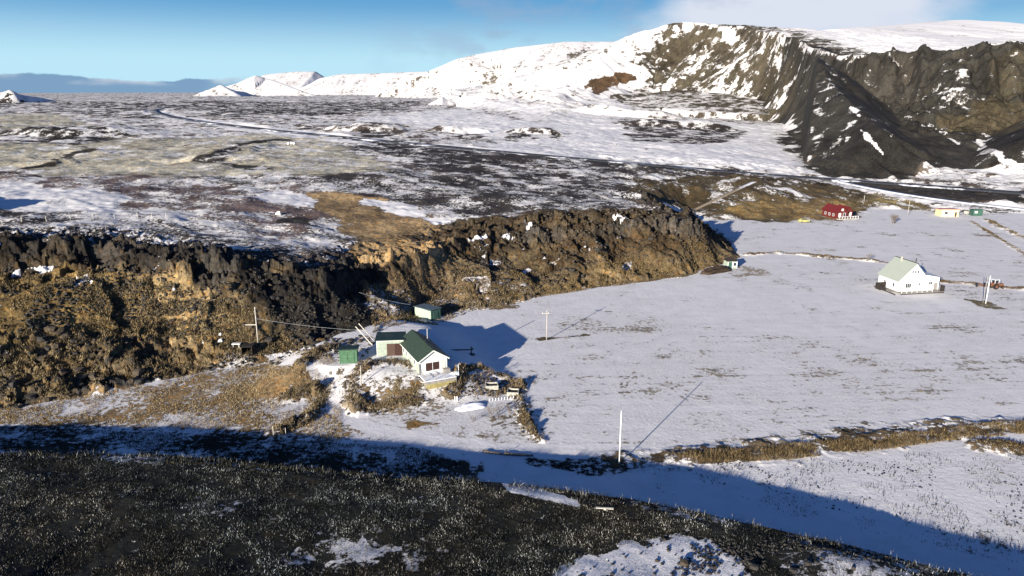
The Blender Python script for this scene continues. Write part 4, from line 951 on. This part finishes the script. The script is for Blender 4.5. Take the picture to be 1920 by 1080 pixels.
def build_farmhouse():
    a = math.radians(10); fl = P(1683, 549, 0.1); t = thing('farmhouse', 'white farmhouse with grey green gabled roof and lean-to, alone in the snowy field', 'house', fl, a)
    D = 7.8; pr = [(0,-.3),(11.7,-.3),(11.7,3.6),(7.3,4.45),(4.4,7.5),(0,3.4)]
    MB().prism(pr, 0, D).build('wall', M_['white'], t)
    def sl(p, q, y0, y1, th): return MB().slab((p[0],y0,p[1]),(q[0],y0,q[1]),(q[0],y1,q[1]),(p[0],y1,p[1]), th)
    r1 = sl((-.45,2.97),(4.4,7.53),-.3,D+.3,.12).build('roof', M_['groof'], t)
    r2 = sl((4.4,7.53),(7.45,4.34+.03),-.3,D+.3,.12).build('roof', M_['blroof'], t); r2['label'] = 'blue black shaded roof slope with snow'
    r3 = sl((7.3,4.5),(12.0,3.58),-.3,D+.3,.12).build('roof', M_['lroof'], t); r3['label'] = 'snow covered lean-to roof'
    MB().box((4.4, D/2, 7.66),(.3,D+.7,.1)).build('ridge_cap', M_['dark'], r1)
    MB().box((3.7,D*.62,7.7),(.35,.35,1.3)).build('chimney', M_['concrete'], r1); MB().tube((4.9,1.2,7.0),(5.0,1.2,8.7),.09,.09,8).build('flue', M_['steel'], r2)
    for x in (3.55,4.35,5.15): win(t, (x,0,5.35), .42, .75)
    win(t, (2.75,0,1.75), 1.55, 1.1, bars=2); win(t, (6.0,0,2.05), .5, .5); win(t, (9.15,0,2.15), .95, .75, bars=1)
    dr = MB().box((10.75,-.03,1.15),(1.0,.07,2.1)).build('door', M_['grey'], t); MB().box((11.1,-.09,1.1),(.07,.05,.16)).build('handle', M_['metal'], dr)
    for y in (1.8, 5.2): win(t, (0,y,1.7), .6, 1.0, face='x')
    # deck round the front and left side
    dk = MB().box((5.6,-1.0,.28),(12.6,1.96,.1)).box((-1.1,3.3,.28),(2.1,6.6,.1)).build('deck', M_['grey'], t)
    MB().box((5.6,-1.93,-.05),(12.5,.06,.56)).box((-2.12,2.3,-.05),(.06,8.4,.56)).build('deck_skirt', M_['dark'], dk)
    rl = MB()
    for x in np.linspace(-.4,8.4,7): rl.box((x,-1.9,.75),(.08,.08,.9))
    rl.box((4,-1.9,1.15),(8.9,.07,.07)).box((4,-1.9,.8),(8.9,.04,.05)).box((-.4,-1.2,1.15),(.06,1.4,.06))
    rl.build('railing', M_['wtrim'], dk)
    fn = MB()
    for i in range(14): fn.box((-3.0+.22*i, 4.6, .95),(.19,.04,1.6))
    for i in range(22): fn.box((-3.1, 4.5-.24*i*.75, .85),(.04,.17,1.5 if i < 12 else .9))
    fn.build('fence_panel', M_['dark'], dk)
    MB().box((11.8,-1.2,1.0),(.1,1.4,1.7)).box((11.2,-1.85,1.0),(1.1,.08,1.5)).build('porch_screen', M_['dark'], dk)
build_farmhouse()
def build_red_house():
    g = survey([(1568, 411)])[0]; t = thing('red_house', 'red roofed house with dark red wall and white gable below the brown hill', 'house', (g[0], g[1], .1), math.radians(14))
    MB().prism([(0,-.3),(5,-.3),(5,2.9),(2.5,5.0),(0,2.9)],0,9).build('wall', M_['dred'], t)
    MB().prism([(5.2,-.3),(9.2,-.3),(9.2,2.6),(7.2,4.4),(5.2,2.6)],2.2,8).build('annex_wall', M_['dred'], t)
    rf = MB().slab((-.4,-.4,2.6),(2.5,-.4,5.06),(2.5,9.4,5.06),(-.4,9.4,2.6),.1).slab((2.5,-.4,5.06),(5.4,-.4,2.6),(5.4,9.4,2.6),(2.5,9.4,5.06),.1)
    rf = rf.build('roof', M_['red'], t)
    MB().slab((5.0,1.9,2.45),(7.2,1.9,4.44),(7.2,8.4,4.44),(5.0,8.4,2.45),.1).slab((7.2,1.9,4.44),(9.5,1.9,2.35),(9.5,8.4,2.35),(7.2,8.4,4.44),.1).build('annex_roof', M_['red'], t)
    MB().tube((2.0,6,4.4),(2.0,6,5.9),.2,.2,8).build('chimney', M_['dark'], rf)
    win(t,(1.4,0,1.6),.95,1.5,pane='pale'); win(t,(3.5,0,1.6),.95,1.5); win(t,(2.5,0,3.75),.8,.7,pane='pale'); win(t,(6.3,2.2,1.5),.9,1.3,pane='pale'); win(t,(8.1,2.2,1.5),.9,1.3,pane='pale')
    for y in (2,4.5,7): win(t,(0,y,1.5),.8,.9,face='x')
    MB().box((4.6,-.9,.15),(9.4,1.7,.3)).build('porch', M_['concrete'], t)
    rl = MB()
    for x in np.linspace(0.2,9,8): rl.box((x,-1.7,.75),(.12,.12,1.0))
    rl.box((4.6,-1.7,1.2),(9,.1,.12)); rl.build('railing', M_['wtrim'], t)
build_red_house()
g = P(1764, 406, 0); g = (g[0], g[1], gz(g[0], g[1]))
t = shed('summer_house', 'pale yellow chalet with faded pink roof at the far right of the field', g, math.radians(-4), 7.0, 5, 2.9, 'cream', 'pink', [(.9, .9, 2.0, 'pale'), (2.3, .8, 1.9, 'brown')], .4, .18, cat='chalet'); win(t, (-1.6,-2.5,1.5), 1.4, .9)
g = P(1824, 405, 0); g = (g[0], g[1], gz(g[0], g[1]))
t = shed('field_shed', 'small dark green shed right of the pale yellow chalet', g, math.radians(-4), 3.8, 3, 2.7, 'teal', 'dgroof', [(.9, .9, 1.9, 'teal')], .2, .12); win(t, (-.8,-1.5,1.6), .9, .6, pane='pale')
w = survey([(1812, 402)])[0]
MBt = thing('water_tank', 'low grey tank between the yellow chalet and the dark green shed', 'tank', w); MB().tube((-1.2,0,.8),(1.2,0,.8),.7,.7,14).build('tank_shell', M_['concrete'], MBt, True); MB().box((-.8,0,.1),(.3,1.2,.5)).box((.8,0,.1),(.3,1.2,.5)).build('cradle', M_['steel'], MBt)

# vehicles
def build_car():
    w = survey([(1507, 417)])[0]; t = thing('parked_car', 'small yellow car parked in the snow left of the red roofed house', 'car', w, math.radians(6))
    body = MB().prism([(-2.1,.35),(2.1,.35),(2.15,.75),(1.9,.95),(1.2,1.0),(.6,1.45),(-1.2,1.5),(-1.9,1.0),(-2.1,.8)], -.85, .85).build('body', M_['yellow'], t, bevel=.06)
    MB().prism([(.5,1.38),(1.05,1.02),(-1.7,1.05),(-1.2,1.42)], -.87, .87).build('side_window', M_['glass'], body)
    for x in (-1.3, 1.3):
        for y in (-.8, .8):
            wh = MB().tube((x,y-.1,.33),(x,y+.1,.33),.33,.33,14).build('wheel', M_['tyre'], t); MB().tube((x,y-.12,.33),(x,y+.12,.33),.17,.17,10).build('rim', M_['metal'], wh)
    for y in (-.6,.6): MB().box((2.14,y,.75),(.05,.3,.14)).build('headlight', M_['wtrim'], t)
build_car()
def build_tractor():
    w = survey([(1868, 541)])[0]; t = thing('tractor', 'old rusty tractor standing in the snow right of the white farmhouse', 'tractor', w, math.radians(12))
    bd = MB().box((.9,0,1.0),(1.9,.75,.6)).box((-.2,0,.9),(1.0,.6,.5)).build('engine_hood', M_['rust'], t, bevel=.05)
    cb = MB().box((-.7,0,1.35),(1.3,1.2,.5)).build('cab_base', M_['rust'], t); f = MB()
    for x in (-1.3,-.1):
        for y in (-.55,.55): f.box((x,y,2.0),(.08,.08,1.0))
    f.box((-.7,0,2.52),(1.5,1.35,.1)); f.build('cab_frame', M_['wtrim'], cb)
    MB().box((-.7,0,2.05),(1.12,1.08,.75)).build('cab_glass', M_['glass'], cb)
    for y in (-.75,.75):
        wh = MB().tube((-.9,y-.18,.75),(-.9,y+.18,.75),.75,.75,18).build('rear_wheel', M_['tyre'], t); MB().tube((-.9,y-.2,.75),(-.9,y+.2,.75),.38,.38,14).build('rim', M_['rust'], wh)
        wh = MB().tube((1.4,y*.8-.1,.42),(1.4,y*.8+.1,.42),.42,.42,16).build('front_wheel', M_['tyre'], t); MB().tube((1.4,y*.8-.12,.42),(1.4,y*.8+.12,.42),.2,.2,12).build('rim', M_['rust'], wh)
    MB().tube((1.3,.1,1.3),(1.3,.1,2.1),.05).build('exhaust', M_['steel'], t)
    w = survey([(1838, 538)])[0]; t = thing('hay_rake', 'rusty wheeled hay rake parked left of the tractor', 'farm machine', w, math.radians(-5))
    MB().box((0,0,.75),(2.0,.12,.12)).box((0,.8,.7),(.1,1.6,.1)).build('frame', M_['rust'], t)
    for x in (-1.0,1.0): MB().tube((x-.05,0,.6),(x+.05,0,.6),.6,.6,16).build('wheel', M_['steel'], t)
    tn = MB()
    for k in range(12): tn.tube((-.9+k*.16,0,.75),(-.9+k*.16,-.45,.1),.025,.02,5)
    tn.build('tines', M_['rust'], t)
build_tractor()

# poles and wires
def arm(L_, z_off, dx=0, mat='post'):
    def f(t, h):
        MB().box((dx, 0, h-z_off), (L_, .12, .12)).build('crossarm', M_[mat], t)
        for s in (-.42, .42): MB().tube((dx+L_*s,0,h-z_off+.06),(dx+L_*s,0,h-z_off+.22),.05,.05,8).build('insulator', M_['wtrim'], t)
    return f
p1, h1 = pole_thing(484, 578, 642, None, .15, 'bleached wooden pole with a side bracket on the rocky slope, left of the sheds', cross=lambda t, h: (MB().box((-1.1,0,h*.52),(2.2,.12,.12)).build('bracket', M_['pale'], t), MB().tube((0,0,h),(0,0,h+.25),.08,.08,8).build('insulator', M_['wtrim'], t)))
p2, h2 = pole_thing(1025, 580, 637, 0, .11, 'slim grey pole in a patch of stubble in the middle of the field', cross=arm(1.5, .9, -.3))
p3, h3 = pole_thing(1161, 770, 869, None, .10, 'tall slim white pole at the near edge of the field casting a long shadow', mat='wtrim')
p4, h4 = pole_thing(1848, 517, 569, None, .13, 'thick white pole right of the white farmhouse', mat='wtrim')
p5, h5 = pole_thing(1843, 516, 568, None, .10, 'thin dark pole standing just left of the thick white pole', mat='grey')
p6, h6 = pole_thing(1702, 372, 404, 0, .11, 'pale pole beyond the field, between the red roofed house and the chalet')
p7, h7 = pole_thing(678, 685, 723, None, .10, 'pale lamp post beside the garden bank in front of the sheds', cross=lambda t, h: MB().box((-.1,0,h+.08),(.5,.22,.14)).build('lamp_head', M_['steel'], t), name='lamp_post', cat='lamp post', mat='post')
p8, h8 = pole_thing(860, 682, 706, None, .05, 'thin white post in the shadow right of the cabin terrace', name='post', cat='post', mat='wtrim')
p9, h9 = pole_thing(1620, 366, 377, None, .12, 'short pale post on the brown hillside above the red roofed house', name='post', cat='post')
def wire(a, b, sag, label):
    m = MB(); pts = [Vector(a).lerp(Vector(b), i/12)+Vector((0,0,-sag*4*(i/12)*(1-i/12))) for i in range(13)]
    for u, v in zip(pts[:-1], pts[1:]): m.tube(u, v, .022, .022, 5, False)
    return tag(m.build('overhead_wire', M_['metal']), label, 'wire')
gl = garage.location
wire((p1.location.x, p1.location.y, p1.location.z+h1*.7), (gl.x, gl.y+1.5, gl.z+3.3), .5, 'thin wire strung from the bracket pole to the mint garage')
q = survey([(673, 556)])[0]; q2 = survey([(770, 590)])[0]
wire((q[0], q[1], q[2]+1.0), (q2[0], q2[1], q2[2]+2.4), .3, 'thin wire running down the shaded cliff to the lean-to shed')

# fence posts on the left brow
FP_ = [(5,424),(41,416),(87,415),(132,412),(175,411),(215,410),(258,408),(285,410),(312,409)]
for i, w in enumerate(survey(FP_)):
    o = MB().tube((0,0,-.3),(0,0,1.35),.09,.07,6).tube((0,0,1.35),(0,0,1.38),.10,.05,6).build('fence_post', M_['pale']); o.location = w; tag(o, 'short pale fence post in the row on the snowy brow above the left cliff', 'fence post', 'fence posts on the left brow')
for (px, py, h, lb) in [(513,818,1.6,'leftmost of two pale stakes below the dark bank by the drive'),(536,815,1.1,'shorter of two pale stakes below the dark bank by the drive'),(653,700,1.2,'thin stake where the drive bends, left of the lamp post')]:
    w = survey([(px, py)])[0]; o = MB().tube((0,0,-.2),(0,0,h),.06,.045,6).tube((0,0,h),(0,0,h+.04),.05,.02,6).build('stake', M_['pale']); o.location = w; tag(o, lb, 'stake')
# leaning rails behind the garage
w0, w1, w2, w3 = survey([(668, 628), (698, 648), (674, 622), (702, 642)])
for a, b, lb in ((w0, w1, 'left one of two long pale planks leaning on the bank behind the garage'), (w2, w3, 'right one of two long pale planks leaning on the bank behind the garage')):
    A = Vector(a)+Vector((0,0,1.7)); B = Vector(b)+Vector((0,0,.1)); m = MB(); m.tube(A, B, .10, .10, 4).box(A, (.14,.14,.14)); tag(m.build('plank', M_['pale']), lb, 'plank')
# beam in the shade right of the cabin
def build_beam():
    a = P(846, 682, 0.3); b = P(884, 680, 0); t = thing('weighing_beam', 'long dark horizontal beam ending at an upright post, in the cabin shadow', 'beam', (b[0], b[1], gz(b[0], b[1])))
    MB().box((-2.2,-.2,1.05),(4.6,.16,.2),rz=math.radians(3)).build('boom', M_['steel'], t); MB().box((0,0,.75),(.2,.2,1.7)).build('upright', M_['steel'], t)
    MB().tube((0,0,0),(0,0,.12),.75,.7,16).build('foot', M_['steel'], t); MB().box((.15,0,1.15),(.5,.3,.3)).build('counterweight', M_['steel'], t)
build_beam()
# things round the cabin garden
def planter(px, py, wx, wy, rz, label):
    w = survey([(px, py)])[0]; t = thing('planter_box', label, 'planter', (w[0], w[1], w[2]-.05), rz); h = .75; m = MB()
    m.box((0,-wy/2,h/2),(wx,.12,h)).box((0,wy/2,h/2),(wx,.12,h)).box((-wx/2+.07,0,h/2),(.12,wy-.13,h)).box((wx/2-.07,0,h/2),(.12,wy-.13,h)); m.build('frame', M_['concrete'], t)
    MB().box((0,0,h*.35),(wx-.3,wy-.2,.5)).build('soil', M_['dark'], t)
planter(922, 727, 2.2, 1.6, .1, 'pale stone edged bed in the garden right of the cabin, left one of two')
planter(962, 739, 2.0, 1.7, -.1, 'pale walled bed at the right corner of the cabin garden, holding dark soil')
for i, w in enumerate(survey([(918+i*5.6, 752-i*.55) for i in range(9)])):
    o = MB().box((0,0,.15),(.12,.08,.5)).add([(-.06,-.04,.4),(.06,-.04,.4),(.06,.04,.4),(-.06,.04,.4),(0,0,.48)],[(0,1,4),(1,2,4),(2,3,4),(3,0,4)]).build('picket', M_['wtrim']); o.location = w; tag(o, 'short white picket in the row at the front of the cabin garden', 'picket', 'row of short white garden pickets')
for (px, py) in [(853,752),(857,752)]:
    w = survey([(px, py)])[0]; o = MB().box((0,0,.35),(.14,.1,.9)).box((0,0,.84),(.1,.07,.08)).build('picket', M_['wtrim']); o.location = w; tag(o, 'taller white picket, one of the pair right of the terrace base', 'picket', 'pair of pickets by the terrace')
def lump(name, px, py, rx, ry, rz_, h, mat, label, cat, rot=0, z=None):
    w = survey([(px, py)])[0]; bm = bmt.new(); bmt.ops.create_icosphere(bm, subdivisions=4, radius=1)
    for v in bm.verts:
        n = .12*math.sin(v.co.x*3+v.co.y*2)+.07*math.sin(v.co.y*7+1)+.05*math.sin(v.co.x*9+v.co.z*5)
        v.co *= 1+n; 
        if v.co.z < -.1: v.co.z = -.1
    me = bpy.data.meshes.new(name); bm.to_mesh(me); bm.free(); me.materials.append(mat)
    for p in me.polygons: p.use_smooth = True
    o = bpy.data.objects.new(name, me); COL.objects.link(o); o.location = w; o.scale = (rx, ry, h); o.rotation_euler = (0,0,rot); return tag(o, label, cat)
lump('snow_heap', 881, 764, 2.6, 1.2, 0, .55, M_['snow'], 'smooth white snow heap in front of the cabin garden', 'snow heap', .35)
lump('snow_heap', 852, 703, .9, .7, 0, .6, M_['snow'], 'small pointed snow heap by the thin white post', 'snow heap', .2)
lump('turf_mound', 1340, 510, 5.5, 2.0, 0, 1.5, surf('heather_mound', (.055,.036,.022), vary=.5, scale=2.0, bump=.3), 'dark brown heather hump left of the tiny summerhouse', 'mound', .5)
lump('stone', 413, 640, .5, .45, 0, .45, M_['wstone'], 'broad white stone, lower of two on the golden slope', 'stone', .3)
lump('stone', 413, 628, .36, .36, 0, .4, M_['wstone'], 'round white stone, upper of two on the golden slope', 'stone')
lump('stone', 522, 402, .9, .7, 0, .9, M_['wstone'], 'lone white stone on the snowy plateau', 'stone')
for i, (px, py, lb) in enumerate([(541,271,'leftmost of the three far white bales'),(547,270.6,'middle one of the three far white bales'),(552,271.2,'rightmost of the three far white bales')]):
    w = survey([(px, py)])[0]; o = MB().tube((-.7,0,.65),(.7,0,.65),.65,.65,14).box((0,0,.1),(.8,.5,.2)).build('hay_bale', M_['wtrim'], None, True); o.location = w; o.rotation_euler = (0,0,.4*i); tag(o, lb, 'hay bale', 'far white bales')
# dark crate and slab near the bracket pole
w = survey([(462, 668)])[0]; t = thing('crate', 'black timber crate with an open front at the foot of the rocky slope', 'crate', (w[0], w[1]+1.0, w[2]-.1), .1)
MB().box((-.95,0,.9),(.1,1.8,2.0)).box((.95,0,.9),(.1,1.8,2.0)).box((0,.9,.9),(1.8,.1,2.0)).build('side', M_['dark'], t); MB().box((0,0,1.95),(2.2,2.0,.1)).build('lid', M_['dark'], t); MB().box((0,0,.05),(1.78,1.7,.1)).build('bottom', M_['dark'], t)
w = survey([(444, 652)])[0]; t = thing('stone_table', 'small pale slab on two legs left of the black crate', 'table', w); MB().box((0,0,.85),(1.6,.8,.14)).build('slab', M_['wstone'], t)
for s in (-.55,.55): MB().box((s,0,.38),(.16,.6,.8)).build('leg', M_['concrete'], t)
# driftwood at the near field edge
def log(a, b, r, label):
    A, B = [Vector(q) for q in survey([a, b])]; A.z += r*.7; B.z += r*.7; m = MB(); n = 6; pts = [A.lerp(B, i/n)+Vector((0,0,.05*math.sin(i*2.1))) for i in range(n+1)]
    for i in range(n): m.tube(pts[i], pts[i+1], r*(1-.06*i), r*(1-.06*(i+1)), 8, i in (0, n-1))
    return tag(m.build('log', M_['wood'], None, True), label, 'log')
log((907,848),(946,853),.2,'left, darker driftwood log lying at the near edge of the yard'); log((946,853),(1000,856),.24,'right, longer driftwood log lying at the near edge of the yard')
w = survey([(950, 852)])[0]; o = MB().tube((0,0,-.1),(0,0,.8),.08,.06,6).tube((0,0,.8),(0,0,.83),.07,.03,6).build('stake', M_['dark']); o.location = w; tag(o, 'dark stump standing between the two driftwood logs', 'stake')
A, B = [Vector(q) for q in survey([(1117, 955), (1150, 957)])]; m = MB(); m.box((A+B)/2+Vector((0,0,.22)), ((B-A).length,.28,.06), math.atan2(B.y-A.y, B.x-A.x)).box((A+B)/2+Vector((0,0,.1)), (.2,.3,.24)); tag(m.build('plank', M_['oldplank']), 'bleached plank lying alone on the dark near hillside', 'plank')
A, B = [Vector(q) for q in survey([(100, 829), (175, 836)])]; m = MB(); m.box((A+B)/2+Vector((0,0,.2)), (1.8,.2,.06), math.atan2(B.y-A.y, B.x-A.x)).box((A+B)/2+Vector((0,0,.08)), (.2,.25,.24)); tag(m.build('plank', M_['oldplank']), 'pale plank lying in the dark strip at far left', 'plank')

def shrub(px, py, h, r, n, label, seed, spread=.5):
    w = survey([(px, py)])[0]; rr = random.Random(seed); m = MB()
    def grow(p, d, L_, rad, dep):
        q = p+d*L_; m.tube(p, q, rad, rad*.6, 5, False)
        if dep:
            for _ in range(3):
                e = (d+Vector((rr.gauss(0,.4), rr.gauss(0,.4), rr.uniform(0,.3)))).normalized(); grow(q, e, L_*rr.uniform(.5,.8), rad*.6, dep-1)
    for _ in range(n):
        a = rr.uniform(0, 6.28); grow(Vector((rr.gauss(0,r*.25), rr.gauss(0,r*.25), -.1)), Vector((math.cos(a)*spread, math.sin(a)*spread, 1)).normalized(), h*.42, h*.014, 3)
    o = m.build('shrub', M_['twig']); o.location = w; return tag(o, label, 'shrub')
shrub(1676, 419, 3.6, 1.2, 16, 'bare fan shaped shrub in the far snowy field', 5, .35)
shrub(886, 790, 1.2, .5, 8, 'small bare shrub casting a shadow in front of the snow heap', 6, .6)
shrub(920, 784, 2.0, .5, 8, 'left one of two bare shrubs below the picket row', 7, .3)
shrub(934, 780, 2.0, .5, 7, 'right one of two bare shrubs below the picket row', 8, .5)
shrub(958, 776, 1.8, .5, 7, 'bare shrub at the corner where the garden bank turns', 9, .5)
shrub(922, 704, 1.6, .5, 6, 'bare shrub rising behind the pale stone edged bed', 10, .3)
shrub(668, 770, 1.2, .5, 9, 'low bare shrub at the left end of the garden island', 11, .6)
shrub(1630, 487, 2.0, .8, 9, 'leafless bush on the old wall behind the white farmhouse', 12, .5)
shrub(1062, 636, .9, .8, 10, 'low dead scrub right of the slim grey field pole', 13, .8)
